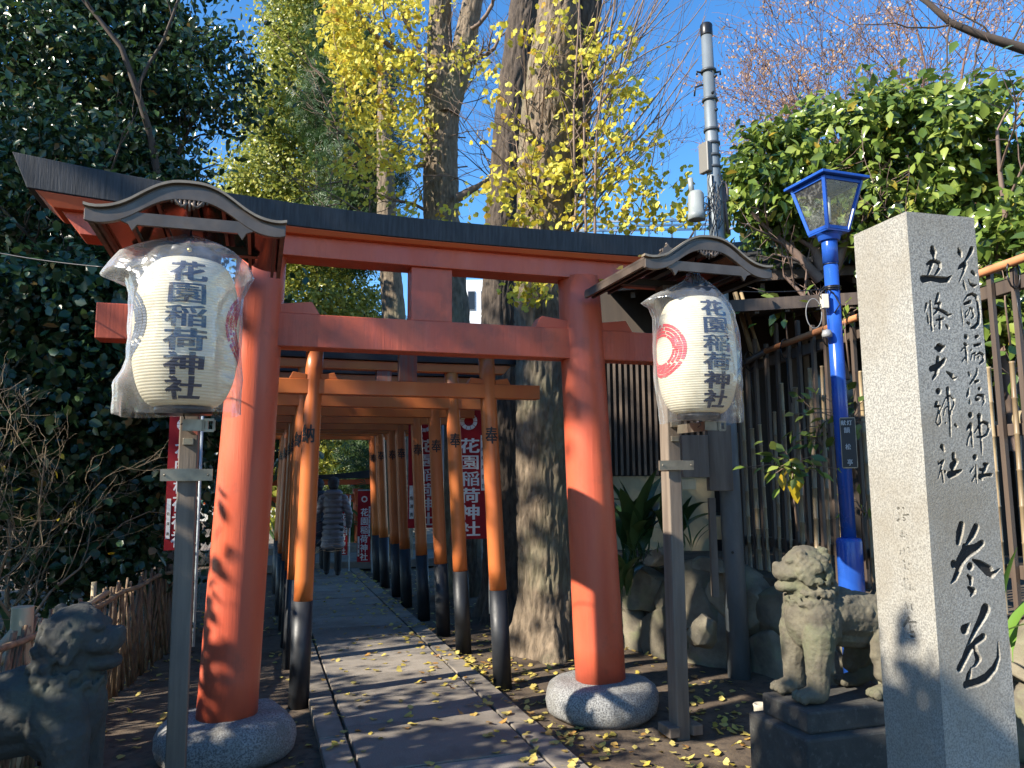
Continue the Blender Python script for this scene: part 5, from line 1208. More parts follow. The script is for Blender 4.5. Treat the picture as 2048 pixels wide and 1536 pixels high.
# ================================================================== PEOPLE, seen from behind
COAT = M('grey quilted nylon', (.15, .145, .165), (.12, .115, .13), 9, rough=.45, bump=.002, bsc=30)
TROUS = M('black trousers', (.01, .01, .012), rough=.8); HAIR = M('dark cap cloth', (.012, .014, .022), rough=.7); SKIN = M('skin', (.45, .26, .18), rough=.55); NAVY = M('navy bag cloth', (.010, .014, .035), rough=.6)
def person(loc, ang, label, coat, sc, puffs=True, step=.1, bag=None):
    r = thing('person', label, 'person', loc, None)
    B = Blob(); c, e = B.cap, B.ell
    for s, fy in ((-1, step), (1, -step)):
        c((s * .09, 0, .86), (s * .10, fy * .6 + .02, .47), .085, .06); c((s * .10, fy * .6 + .02, .47), (s * .10, fy, .09), .055, .042); e((s * .10, fy + .05, .04), (.045, .125, .045))
    e((0, 0, .92), (.145, .10, .12)); c((0, 0, .95), (0, 0, 1.26), .105, .11); c((-.13, 0, 1.33), (.13, 0, 1.33), .055, .055); c((0, .0, 1.38), (0, .015, 1.48), .055, .05); e((0, .02, 1.56), (.078, .095, .115))
    e((0, .115, 1.545), (.013, .02, .022))
    for s in (-1, 1): e((s * .08, .02, 1.55), (.012, .02, .03))
    for s in (-1, 1):
        el = (s * .27, -.02, 1.06); wr = (s * .27, .09, .83); c((s * .18, 0, 1.33), el, .055, .045); c(el, wr, .042, .03)
        e((s * .27, .11, .78), (.022, .035, .05)); 
        for k in range(4): c((s * .27, .085 + k * .018, .745), (s * .265, .10 + k * .02, .69 + .006 * k), .010, .008, 6)
        c((s * .265, .13, .79), (s * .25, .155, .74), .011, .009, 6)
    me = B.mesh('body', .011, 2); b = link_mesh('body', me, SKIN, r); b.scale = (sc,) * 3; b.rotation_euler = (0, 0, ang)
    def part(nm, BB, vx, mt, sm=2):
        me = BB.mesh(nm, vx, sm); o = link_mesh(nm, me, mt, r); o.scale = (sc,) * 3; o.rotation_euler = (0, 0, ang); return o
    B = Blob()
    for s, fy in ((-1, step), (1, -step)): B.cap((s * .09, 0, .88), (s * .10, fy * .6 + .02, .47), .10, .075); B.cap((s * .10, fy * .6 + .02, .47), (s * .10, fy, .10), .07, .062)
    part('trousers', B, .014, TROUS)
    B = Blob()
    for s, fy in ((-1, step), (1, -step)): B.ell((s * .10, fy + .045, .045), (.052, .135, .05))
    part('shoes', B, .012, TROUS)
    B = Blob()
    for z, w, d in ((.52, .205, .15), (.62, .20, .15), (.72, .192, .145), (.82, .184, .14), (.92, .176, .135), (1.02, .172, .135), (1.12, .176, .14), (1.22, .186, .145), (1.30, .19, .14), (1.36, .17, .12)): B.ell((0, -.005, z), (w, d, .10), sub=3)
    for s in (-1, 1):
        B.cap((s * .175, 0, 1.33), (s * .275, -.015, 1.06), .078, .066); B.cap((s * .275, -.015, 1.06), (s * .275, .075, .85), .066, .052)
    me = B.mesh('coat', .009, 4); o = link_mesh('coat', me, coat, r); o.scale = (sc,) * 3; o.rotation_euler = (0, 0, ang)
    if puffs: displace(me, lambda V: .016 * np.abs(np.sin(PI * (V[:, 2] + .25 * np.clip(np.abs(V[:, 0]) - .2, 0, 1) + .006 * vnoise(V * 9, 3)) / .088)) ** .45 - .010 + .003 * fbm(V * 14, 2, 5))
    B = Blob(); B.ell((0, -.06, 1.42), (.175, .115, .075)); B.ell((0, -.10, 1.37), (.11, .06, .08)); B.cap((-.09, .02, 1.43), (.09, .02, 1.43), .06, .06); part('hood', B, .011, coat)
    B = Blob(); B.ell((0, .01, 1.61), (.108, .122, .112)); B.ell((0, -.03, 1.545), (.092, .09, .085)); part('cap', B, .010, HAIR)
    if bag:
        B = Blob(); x = bag; B.ell((x, .02, .80), (.14, .07, .155)); B.cap((x, .0, .95), (x * .8, .02, 1.3), .012, .012, 6); B.cap((x - .05, .0, .93), (x * .8 - .02, .02, 1.3), .010, .010, 6); part('shoulder_bag', B, .012, NAVY)
    return r
pf = at_y(664, 1143, 12.35); person((pf[0], pf[1], .05), ANG * .6, 'person in a long grey quilted coat and dark cap walking away through the tunnel', COAT, .895, True, .09, -.235)
p2 = at_y(634, 1135, 12.9); person((p2[0] , p2[1], .08), ANG * .7, 'second person in dark clothes, mostly hidden behind the left gate post', M('dark blue jacket', (.02, .028, .045), rough=.7), .86, False, .06)
# ================================================================== TREES AND PLANTS
G_DARK = LEAF('dark evergreen leaf', [(0, (.018, .042, .018)), (.4, (.028, .062, .022)), (.8, (.04, .085, .026)), (.97, (.07, .12, .03)), (1, (.25, .14, .05))], rough=.28, trans=.22, spec=.55)
G_CAMPH = LEAF('camphor leaf', [(0, (.14, .18, .035)), (.4, (.28, .31, .055)), (.75, (.42, .42, .08)), (1, (.52, .48, .11))], rough=.35, trans=.4)
G_CONIF = LEAF('conifer leaf', [(0, (.03, .07, .02)), (.6, (.05, .10, .03)), (1, (.085, .14, .035))], rough=.5, trans=.3)
G_CAM = LEAF('camellia leaf', [(0, (.06, .105, .024)), (.35, (.115, .18, .032)), (.7, (.20, .27, .05)), (.93, (.33, .39, .09)), (.975, (.22, .26, .05)), (1, (.45, .30, .04))], rough=.2, trans=.3, spec=.6)
G_BROAD = LEAF('broad blade', [(0, (.03, .07, .025)), (.6, (.05, .10, .03)), (1, (.09, .14, .04))], rough=.3, trans=.25)
G_RUST = LEAF('withered leaf', [(0, (.40, .22, .12)), (.6, (.52, .32, .18)), (1, (.60, .42, .28))], rough=.7, trans=.35)
G_YEL = LEAF('yellowed leaf', [(0, (.5, .42, .03)), (1, (.55, .36, .02))], rough=.35, trans=.4)
def R_(seed): return np.random.default_rng(seed)
def pth(lst, Y): return [tuple(at_y(x, y, Y)) for x, y in lst]
def tree(name, label, cat, loc, group=None): return thing(name, label, cat, loc, group)
# ---- the big ginkgo beside the tunnel
gk = tree('ginkgo_tree', 'thick ginkgo trunk with yellow leaves just right of the tunnel', 'tree', (.30, 7.2, 0), 'ginkgo trees')
pts = [at_y(x, y, 7.22) for x, y in ((1098, 1330), (1096, 1200), (1090, 1000), (1083, 800), (1080, 600), (1086, 450), (1092, 330), (1098, 200), (1112, 60), (1130, -80), (1150, -300))]; pts[0][2] = -.12
trunk_mesh('trunk', pts, [.30, .262, .245, .235, .235, .25, .26, .25, .21, .17, .10], BARK, gk, nu=128, dz=.022, amp=.024, ridge=13, flare=(.75, .20, 4, 1.2), seed=2)
pts = [at_y(x, y, 7.3) for x, y in ((1110, 480), (1140, 330), (1152, 200), (1165, 80), (1190, -80), (1230, -300))]
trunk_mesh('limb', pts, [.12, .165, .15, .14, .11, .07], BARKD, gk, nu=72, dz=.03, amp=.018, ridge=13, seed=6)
out = []; rg = R_(5)
for k in range(46):                                      # long rising shoots to the right
    y0 = rg.uniform(60, 470); p = at_y(1150 + rg.uniform(-20, 30), y0, rg.uniform(6.7, 7.8)); 
    branch(rg, p, (rg.uniform(.35, 1.0), rg.uniform(-.5, .4), rg.uniform(.5, 1.2)), rg.uniform(1.0, 2.4), rg.uniform(.006, .014), 1, out, kink=.35, up=.5, nseg=8, kids=4, shrink=.4, spread=.45, minr=.0022)
for k in range(26):
    y0 = rg.uniform(150, 460); p = at_y(1050 + rg.uniform(-10, 60), y0, 6.9); branch(rg, p, (rg.uniform(-.9, .4), rg.uniform(-.9, -.1), rg.uniform(.1, .9)), rg.uniform(.5, 1.2), rg.uniform(.005, .011), 1, out, kink=.5, up=.2, nseg=6, kids=4, shrink=.45, spread=.6, minr=.0022)
for k in range(3):
    p = at_y((1172, 1190, 1150)[k], 470, 6.6); branch(rg, p, (.03 * k, 0, 1), 3.6, .013, 1, out, kink=.12, up=.6, nseg=12, kids=6, shrink=.25, spread=.6, minr=.0025)
tw = branches_mesh('twigs', out, TWIG, gk, 7, 4, .008); tw['kind'] = 'stuff'
# leaves hang along the shoots and crowd round the trunk above the gate
C = []
for x0, x1, y0, y1, Y0, Y1, n in ((960, 1060, 330, 455, 6.5, 6.9, 120), (1030, 1190, 150, 300, 6.5, 6.95, 70), (1040, 1180, 290, 460, 6.45, 6.9, 190), (1010, 1090, 560, 596, 6.6, 6.9, 85), (1180, 1330, 330, 460, 6.5, 7.4, 240), (1170, 1260, 60, 330, 6.4, 7.2, 190), (1260, 1370, 120, 380, 6.6, 7.6, 60), (980, 1200, -20, 150, 6.5, 7.4, 75), (960, 1040, 180, 330, 6.6, 7, 26), (1320, 1400, 380, 470, 6.5, 7, 40), (1030, 1180, 0, 160, 6.5, 6.9, 80), (1190, 1300, 180, 400, 6.4, 7.0, 120)):
    c = []
    n = int(n * 1.35)
    for _ in range(max(3, n // 8)): c.append(at_y(rg.uniform(x0, x1), rg.uniform(y0, y1), rg.uniform(Y0, Y1)))
    c = np.array(c); i = rg.integers(0, len(c), n); C.append(c[i] + rg.normal(size=(n, 3)) * .06)
P = np.concatenate(C); D = rg.normal(size=P.shape) * .7 + np.array([0, 0, -.7]); N = rg.normal(size=P.shape) + np.array([-.5, -.6, .4])
plant_leaves(gk, P, frames(D, N), rg.uniform(.045, .08, len(P)), 'ginkgo', GK, 290)
# ---- dark trunk behind it
t2 = tree('ginkgo_tree', 'dark straight trunk just left of and behind the thick ginkgo', 'tree', (-.06, 8.9, 0), 'ginkgo trees')
pts = [at_y(x, y, 8.9) for x, y in ((1014, 1260), (1010, 1000), (1003, 800), (1000, 600), (1008, 430), (1022, 250), (1040, 100), (1060, -60), (1090, -300))]; pts[0][2] = -.1
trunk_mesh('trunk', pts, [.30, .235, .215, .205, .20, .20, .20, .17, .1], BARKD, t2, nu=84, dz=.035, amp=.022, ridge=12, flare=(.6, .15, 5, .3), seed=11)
# ---- forked trunk further back, and yellow crown on its left
t3 = tree('ginkgo_tree', 'forked ginkgo trunk with dense yellow foliage left of centre', 'tree', (-1.1, 10.6, 0), 'ginkgo trees')
pts = [at_y(x, y, 10.6) for x, y in ((920, 1200), (912, 800), (900, 600), (882, 430), (880, 300), (884, 180), (878, 60), (886, -80), (890, -260))]; pts[0][2] = -.1
trunk_mesh('trunk', pts, [.30, .25, .245, .235, .24, .24, .16, .13, .08], BARK, t3, nu=84, dz=.035, amp=.024, ridge=12, seed=14)
pts = [at_y(x, y, 10.5) for x, y in ((893, 230), (915, 150), (935, 60), (955, -50), (970, -200))]
trunk_mesh('limb', pts, [.17, .17, .15, .12, .07], BARK, t3, nu=60, dz=.04, amp=.02, ridge=12, seed=15)
out = []; rg = R_(9)
for px, py, dx, dz_, L, r_ in ((868, 160, -1, .35, 1.7, .055), (858, 120, -.8, .8, 1.6, .04), (915, 395, 1, .15, .55, .075), (925, 130, 1, .3, .9, .045), (850, 330, -1, .05, 1.5, .03), (940, 60, 1, .7, 1.1, .035), (850, 420, -1, .5, 1.3, .025)):
    branch(rg, at_y(px, py, 10.4), (dx, rg.uniform(-.7, 0), dz_), L, r_, 2, out, kink=.45, up=.2, nseg=7, kids=6, shrink=.5, spread=.8, minr=.003)
for k in range(60):
    p = at_y(rg.uniform(640, 1010), rg.uniform(120, 460), rg.uniform(9.6, 11)); branch(rg, p, (rg.uniform(-1, 1), rg.uniform(-.4, .4), rg.uniform(-.1, 1)), rg.uniform(.7, 1.8), rg.uniform(.006, .013), 1, out, kink=.5, up=.2, nseg=7, kids=4, shrink=.5, spread=.6, minr=.003)
tw = branches_mesh('branches', out, TWIG, t3, 8, 4, .012); tw['kind'] = 'stuff'
C = []
for x0, x1, y0, y1, n, cs in ((650, 840, -30, 130, 1500, .10), (680, 850, 100, 260, 1000, .10), (700, 850, 210, 330, 520, .09), (670, 800, 300, 400, 260, .08), (760, 840, 380, 440, 60, .07), (860, 980, 300, 460, 60, .12), (840, 960, -20, 150, 140, .12), (650, 700, 0, 60, 250, .1)):
    c = np.array([at_y(rg.uniform(x0, x1), rg.uniform(y0, y1), rg.uniform(9.0, 10.6)) for _ in range(max(4, n // 16))]); i = rg.integers(0, len(c), n); C.append(c[i] + rg.normal(size=(n, 3)) * cs)
P = np.concatenate(C); D = rg.normal(size=P.shape) * .8 + np.array([0, 0, -.6]); N = rg.normal(size=P.shape) + np.array([-.6, -.6, .5])
plant_leaves(t3, P, frames(D, N), rg.uniform(.055, .085, len(P)), 'ginkgo', GK, 200)
t4 = tree('ginkgo_tree', 'slim leaning brown trunk behind the gate opening, left of the centre strut', 'tree', (-2.3, 14, 0), 'ginkgo trees')
pts = [at_y(x, y, 14) for x, y in ((800, 1120), (795, 800), (788, 640), (776, 480), (772, 380), (768, 250), (765, 100))]; pts[0][2] = -.1
trunk_mesh('trunk', pts, [.24, .22, .21, .18, .16, .12, .06], BARK, t4, nu=48, dz=.07, amp=.022, ridge=10, seed=19)
# ---- fine bare twigs behind, against the sky
bt = tree('bare_tree', 'bare grey twigs against the blue sky behind the ginkgo trunks', 'tree', (.8, 15, 0), 'bare trees')
out = []; rg = R_(23)
for k in range(16):
    p = at_y(rg.uniform(900, 1380), rg.uniform(440, 520), rg.uniform(13, 16)); branch(rg, p, (rg.uniform(-.5, .7), rg.uniform(-.2, .2), 1), rg.uniform(2.5, 4.5), rg.uniform(.016, .03), 3, out, kink=.35, up=.3, nseg=7, kids=5, shrink=.55, spread=.75, minr=.0045)
tw = branches_mesh('branches', out, TWIGD, bt, 6, 3, .02); tw['kind'] = 'stuff'

# ---- sunlit camphor and the darker conifer, left of centre
def blobs_px(lst):
    out_ = []
    for x, y, Y, rx, ry, rz, n in lst:
        c = at_y(x, y, Y); s = Y / FPX; out_.append((c[0], c[1], c[2], rx * s, ry, rz * s, n))
    return out_
ca_ = tree('camphor_tree', 'tall sunlit yellow green camphor tree left of the yellow ginkgo', 'tree', (-5.2, 17, 0), 'trees behind the shrine')
rg = R_(31)
P, R = crown(rg, blobs_px([(597, 60, 17, 68, 1.3, 120, 110), (545, 250, 16.6, 50, 1.1, 90, 70), (600, 180, 17, 90, 1.3, 130, 120), (560, 360, 16.4, 110, 1.3, 110, 130), (580, -120, 17, 80, 1.4, 110, 70), (650, 20, 17.4, 80, 1.3, 110, 90), (620, 480, 16.2, 140, 1.3, 120, 150), (640, 620, 16.0, 130, 1.3, 90, 110), (488, 430, 16.8, 40, 1, 70, 45), (700, 400, 16.8, 90, 1.2, 130, 90)]), 72, .24, up=.5, shell=.5)
plant_leaves(ca_, P, R, R_(1).uniform(.06, .11, len(P)), 'broad', G_CAMPH)
out = []
for a, b in (((600, 1050), (590, 420)), ((590, 500), (520, 120)), ((590, 430), (640, 60)), ((592, 560), (660, 300))):
    branch(R_(a[0]), at_y(*a, 17.2), at_y(*b, 17.2) - at_y(*a, 17.2), np.linalg.norm(at_y(*b, 17.2) - at_y(*a, 17.2)), .2 if a[1] > 900 else .11, 1, out, kink=.12, up=0, nseg=9, kids=5, shrink=.3)
branches_mesh('trunk', out, BARKD, ca_, 10, 6, .03)
co_ = tree('conifer_tree', 'darker feathery conifer between the camphor and the yellow ginkgo', 'tree', (-3.7, 15.5, 0), 'trees behind the shrine')
P, R = crown(R_(37), blobs_px([(690, 90, 15.5, 75, 1.0, 90, 70), (670, 230, 15.2, 75, 1.0, 90, 80), (730, 330, 15.0, 90, 1.0, 110, 90), (700, 460, 15.0, 90, 1, 90, 70), (740, 180, 15.6, 60, .9, 110, 60), (720, -60, 15.6, 60, .9, 90, 40)]), 40, .2, up=.2, shell=.4)
plant_leaves(co_, P, R, .17, 'palm', G_CONIF)
out = []; branch(R_(3), at_y(612, 1080, 15.7), (0, 0, 1), 11.5, .10, 1, out, kink=.1, nseg=12, kids=8, shrink=.15, spread=1.2); branches_mesh('trunk', out, TWIGD, co_, 10, 5, .03)

# ---- the dark evergreens that fill the left side
lefts = [
 ('evergreen_tree', 'dark glossy evergreen overhanging the upper left corner', [(60, 60, 8.2, 190, 1.2, 130, 130), (245, 40, 8.6, 100, 1.1, 110, 100), (200, 200, 8.4, 180, 1.2, 120, 130), (350, 185, 8.3, 50, .8, 22, 30), (325, 45, 8.4, 52, .8, 45, 38), (440, 110, 8.2, 60, .6, 12, 18), (455, 205, 8.1, 45, .5, 9, 12), (0, 250, 8.6, 150, 1.2, 140, 90), (120, -120, 8.4, 330, 1.4, 90, 130)], (-5.0, 8.6, 0), 200),
 ('evergreen_tree', 'dark evergreen directly behind the left end of the big gate cap', [(130, 340, 7.8, 160, 1.0, 110, 110), (280, 325, 8.2, 80, 1.0, 70, 70), (20, 430, 7.6, 150, 1.0, 110, 90), (335, 410, 8.2, 45, .9, 50, 40), (250, 480, 8.0, 150, 1.0, 90, 100)], (-4.6, 8.0, 0), 60),
 ('evergreen_shrub', 'dark broad leaved shrub behind the bare twigs at left', [(60, 620, 7.0, 160, .7, 130, 100), (250, 640, 7.3, 130, .7, 120, 100), (120, 800, 7.0, 200, .6, 120, 130), (320, 780, 7.6, 90, .7, 120, 80), (60, 960, 6.9, 160, .5, 110, 80), (240, 960, 7.4, 120, .6, 110, 80), (150, 1110, 6.9, 170, .5, 70, 80), (320, 1050, 8.2, 60, .7, 90, 50)], (-4.6, 7.2, 0), 40)]
for k, (nm, lab, bl, loc, ni) in enumerate(lefts):
    t_ = tree(nm, lab, 'tree' if k < 2 else 'shrub', loc, 'dark evergreens on the left')
    P, R = crown(R_(50 + k), blobs_px(bl), 34, .22, up=.35, hang=.5, shell=.35)
    plant_leaves(t_, P, R, R_(2 + k).uniform(.055, .115, len(P)), 'lance' if k < 2 else 'broad', G_DARK, ni)
    out = []; rg = R_(60 + k)
    for x, y, n in ((60, 1000, 2), (180, 700, 2), (300, 500, 1)):
        for _ in range(n): branch(rg, at_y(x + rg.uniform(-60, 60), y, loc[1] + .6), (rg.uniform(-.5, .5), rg.uniform(-.2, .2), 1), rg.uniform(2, 4), .05, 2, out, kink=.4, up=.2, nseg=8, kids=5, shrink=.5, minr=.004)
    branches_mesh('branches', out, TWIGD, t_, 7, 4, .012)['kind'] = 'stuff'
# backdrop of further shade trees so no gap shows the horizon
for k, (nm, lab, bl, loc, mt, S_, kind) in enumerate([
  ('broadleaf_tree', 'dense shade tree far behind the left fence', [(80, 500, 12, 320, 1.5, 480, 260), (420, 800, 13.5, 170, 1.3, 260, 150)], (-7, 12.5, 0), G_DARK, .19, 'broad'),
  ('broadleaf_tree', 'sunlit bushy tree closing the far end of the tunnel', [(560, 900, 21, 90, 1.5, 130, 150), (700, 880, 20, 110, 1.5, 150, 170), (840, 820, 22, 130, 1.5, 180, 150), (640, 1040, 22, 190, 1.2, 70, 90), (950, 900, 21, 90, 1.5, 160, 100)], (-5, 21, 0), G_CAMPH, .16, 'broad'),
  ('broadleaf_tree', 'dark hanging foliage above the far low torii', [(620, 800, 17.5, 80, .9, 90, 80), (760, 960, 17.0, 90, .9, 130, 90), (700, 700, 17.5, 130, .9, 90, 70)], (-4.6, 17.4, 0), G_CONIF, .22, 'palm')]):
    t_ = tree(nm, lab, 'tree', loc, 'trees behind the shrine'); P, R = crown(R_(70 + k), blobs_px(bl), 34, .34 if k != 2 else .3, up=.3, shell=.2); plant_leaves(t_, P, R, S_, kind, mt)
    m = MB(); m.tube([(loc[0], loc[1], -.1), (loc[0] + .1, loc[1], 1.2), (loc[0] - .1, loc[1], 2.6), (loc[0] + .2, loc[1], 5)], [.13, .11, .09, .05], 10); m.build('trunk', TWIGD, t_)

# ---- bare shrub with few leaves in front of them
bs = tree('bare_shrub', 'tangled bare shrub with sunlit twigs at the left edge', 'shrub', (-3.5, 5.9, 0), 'bare shrubs'); rg = R_(80); out = []
for k in range(14):
    p = (rg.uniform(-4.7, -3.25), rg.uniform(5.3, 6.6), -.02); branch(rg, p, (rg.uniform(-.7, .15), rg.uniform(-.35, .2), 1), rg.uniform(1.3, 2.4), rg.uniform(.014, .03), 3, out, kink=.55, up=.25, nseg=8, kids=6, shrink=.5, spread=.9, minr=.0018)
tw = branches_mesh('branches', out, M('pale bark twig', (.30, .23, .14), (.20, .15, .10), 9, rough=.7), bs, 7, 3, .008); tw['kind'] = 'stuff'
ends = np.array([p[0][-1] for p in out if p[2] == 0]); ends = ends[proj(ends)[0] < 400]; i = rg.choice(len(ends), 70, replace=False); P = ends[i]; D = rg.normal(size=P.shape) + np.array([0, 0, -.8]); plant_leaves(bs, P, frames(D, rg.normal(size=P.shape)), rg.uniform(.04, .08, len(P)), 'lance', G_YEL, 70)

# ---- camellia on the right
cm = tree('camellia_tree', 'large glossy camellia filling the right side above the stone pillar', 'tree', (3.2, 7.3, .7), 'camellias')
P, R = crown(R_(90), blobs_px([(1560, 330, 7.0, 80, .55, 90, 90), (1700, 270, 7.0, 120, .6, 100, 140), (1860, 300, 6.6, 140, .7, 130, 190), (2010, 260, 6.2, 110, .7, 120, 130), (1600, 440, 6.9, 70, .45, 50, 40), (1760, 420, 6.8, 120, .6, 90, 100), (1980, 430, 6.1, 100, .6, 110, 100), (2080, 560, 5.6, 90, .5, 130, 80), (2010, 620, 6.2, 60, .4, 100, 40), (2120, 300, 6.0, 120, .8, 160, 80), (1500, 390, 7.0, 28, .3, 60, 18)]), 24, .11, up=.6, hang=.6, shell=.66, noisecut=(2.6, -.16))
plant_leaves(cm, P, R, R_(7).uniform(.075, .135, len(P)), 'lance', G_CAM, 290)
out = []; rg = R_(91)
for x0, y0, x1, y1, Y in ((1690, 760, 1640, 520, 6.9), (1645, 540, 1580, 380, 6.9), (1660, 560, 1740, 330, 6.9), (1900, 900, 1880, 380, 6.7), (2030, 900, 1990, 300, 6.3), (1640, 560, 1500, 420, 6.9)):
    a, b = at_y(x0, y0, Y), at_y(x1, y1, Y); branch(rg, a, b - a, np.linalg.norm(b - a), .05, 2, out, kink=.3, up=0, nseg=8, kids=6, shrink=.5, minr=.004)
branches_mesh('branches', out, M('camellia bark', (.22, .15, .12), (.15, .10, .08), 8, rough=.8), cm, 9, 4, .015)['kind'] = 'stuff'
# dark mass behind it
t_ = tree('broadleaf_tree', 'shaded tree mass behind the camellia', 'tree', (5, 9.5, 0), 'trees behind the shrine'); P, R = crown(R_(93), blobs_px([(1800, 440, 9, 230, 1, 150, 120), (2060, 600, 8.5, 160, 1, 330, 170), (1640, 430, 9, 90, .8, 70, 40)]), 26, .3, shell=.3); plant_leaves(t_, P, R, .15, 'broad', G_DARK)
m = MB(); m.tube([(5, 9.5, 0), (5, 9.5, 3)], .15, 10); m.build('trunk', BARKD, t_)
# sprigs growing through the fence
def sprig(px, py, Y, n, label, name='camellia_sprig', yellow=0, size=.1, spread=.10, grp='camellia sprigs on the fence'):
    c = at_y(px, py, Y); r = thing(name, label, 'camellia sprig', tuple(c), grp); rg = R_(int(px + py))
    m = MB(); m.tube([tuple(c + np.array([.03, .05, -.45])), tuple(c + np.array([0, .02, -.15])), tuple(c)], [.008, .006, .004], 6)
    P = c + rg.normal(size=(n, 3)) * np.array([1.25, .5, .8]) * spread
    for p in P[::3]: m.tube([tuple(c + np.array([0, 0, -.05])), tuple((p + c) / 2 + np.array([0, 0, .01])), tuple(p)], [.004, .003, .002], 4)
    m.build('stem', TWIG, r); D = (P - c) + rg.normal(size=P.shape) * .06 + np.array([0, 0, -.04]); N = rg.normal(size=P.shape) * .5 + np.array([-.4, -.4, 1])
    plant_leaves(r, P, frames(D, N), rg.uniform(.8, 1.15, n) * size, 'lance', G_CAM, n)
    if yellow:
        P = c + np.array([[-.09, -.02, -.06], [-.03, -.04, -.10], [.04, -.03, -.07], [.0, -.01, -.15]])[:yellow]; D = np.tile([0.1, 0, -1.0], (yellow, 1)) + rg.normal(size=(yellow, 3)) * .12
        plant_leaves(r, P, frames(D, np.tile([-.3, -1, .2], (yellow, 1)).astype(float)), .11, 'lance', G_YEL, yellow, 'yellow_leaf')
sprig(1585, 930, 5.3, 48, 'sunlit camellia sprig with hanging yellow leaves in front of the fence', yellow=4, size=.10, spread=.078)
sprig(1700, 830, 5.5, 34, 'shaded camellia sprig beside the name plate of the blue lamp', spread=.15)
sprig(1640, 840, 6.0, 20, 'darker camellia sprig left of the blue lamp post', spread=.12)
sprig(1570, 600, 6.3, 26, 'camellia sprig hanging under the eave left of the blue lamp', spread=.12)
sprig(1690, 620, 5.6, 16, 'camellia sprig just right of the blue lamp post', spread=.10)
sprig(1645, 880, 6.0, 12, 'small pale camellia sprig near the foot of the name plate', spread=.07)
sprig(2025, 740, 4.9, 18, 'camellia sprig right of the stone pillar', spread=.10)
sprig(2010, 560, 5.2, 16, 'upper camellia sprig right of the stone pillar', spread=.09)
sprig(1725, 1010, 5.5, 16, 'low camellia sprig between blue lamp and stone pillar', spread=.10)
# strap-leaved plants
def blades(px, py, Y, n, L, label, name, w=.10, mat=None, seed=1, grp='broad leaved plants on the bank', z=None, cat='plant'):
    c = at_y(px, py, Y); 
    if z is not None: c[2] = z
    r = thing(name, label, cat, tuple(c), grp); rg = R_(seed)
    for k in range(n):
        a = rg.uniform(0, 2 * PI); lean = rg.uniform(.15, .9); l = L * rg.uniform(.7, 1.15); V = []; ns = 9
        tw_ = rg.uniform(-.5, .5); base = c + np.array([rg.normal() * .05, rg.normal() * .05, 0])
        for i in range(ns):
            q = i / (ns - 1); h_ = l * (q * math.cos(lean * q * 1.1)); o_ = l * q * math.sin(lean * q * 1.4); ww = w * l * math.sin(PI * min(1, q * .93 + .07)) ** .7 * (.25 if q < .15 else 1)
            x_, y_ = math.cos(a), math.sin(a); px_ = -math.sin(a + tw_), math.cos(a + tw_)
            for s_, dz_ in ((-1, .35), (0, 0), (1, .35)): V.append((base[0] + x_ * o_ + px_[0] * ww * s_, base[1] + y_ * o_ + px_[1] * ww * s_, base[2] + h_ + ww * dz_))
        me = np_mesh('blade', V, grid_faces(3, ns), tuple(c), True); link_mesh('blade', me, mat or G_BROAD, r)
blades(1275, 1120, 7.0, 16, .75, 'broad bladed dark green plant right of the big gate post', 'aspidistra', .10, seed=3)
blades(1345, 1090, 6.9, 9, .62, 'taller blades behind the right lantern stand post', 'aspidistra', .09, seed=5)
blades(1250, 1190, 6.95, 12, .42, 'drooping dark leaves low over the boulder wall', 'aspidistra', .11, seed=6)
blades(1385, 1105, 6.7, 9, .34, 'thin grassy tuft on the bank left of the grey pole', 'grass_tuft', .03, seed=7)
blades(1300, 1140, 6.8, 14, .30, 'fine grassy tuft above the boulders', 'grass_tuft', .025, seed=8)
blades(2040, 1330, 3.7, 8, .5, 'bright green blades at the right edge beside the stone pillar', 'aspidistra', .05, M('fresh blade', (.14, .26, .04), rough=.35, trans=.3), seed=9)
for k, (x, y, Y) in enumerate(((150, 1010, 6.6), (240, 1060, 7.0), (330, 1130, 8.0), (70, 1090, 6.2))):
    blades(x, y, Y, 16, .55, ['fan of shaded leaf blades below the left twigs', 'shaded leaf blades near the wire mesh post', 'shaded leaf blades behind the brushwood fence end', 'shaded leaf blades near the round pale post'][k], 'fern', .05, seed=20 + k, grp='shaded blade plants on the left', z=0.05)
for k, (x, y, Y) in enumerate(((560, 1125, 17), (705, 1100, 16), (745, 1090, 15.5), (690, 1060, 17))):
    blades(x, y, Y, 18, 1.0, ['leafy clump under the far torii, left', 'leafy clump behind the far small banner', 'leafy clump right of the far small banner', 'leafy clump behind the narrow far banner'][k], 'fern', .06, seed=30 + k, grp='leafy clumps at the far end')

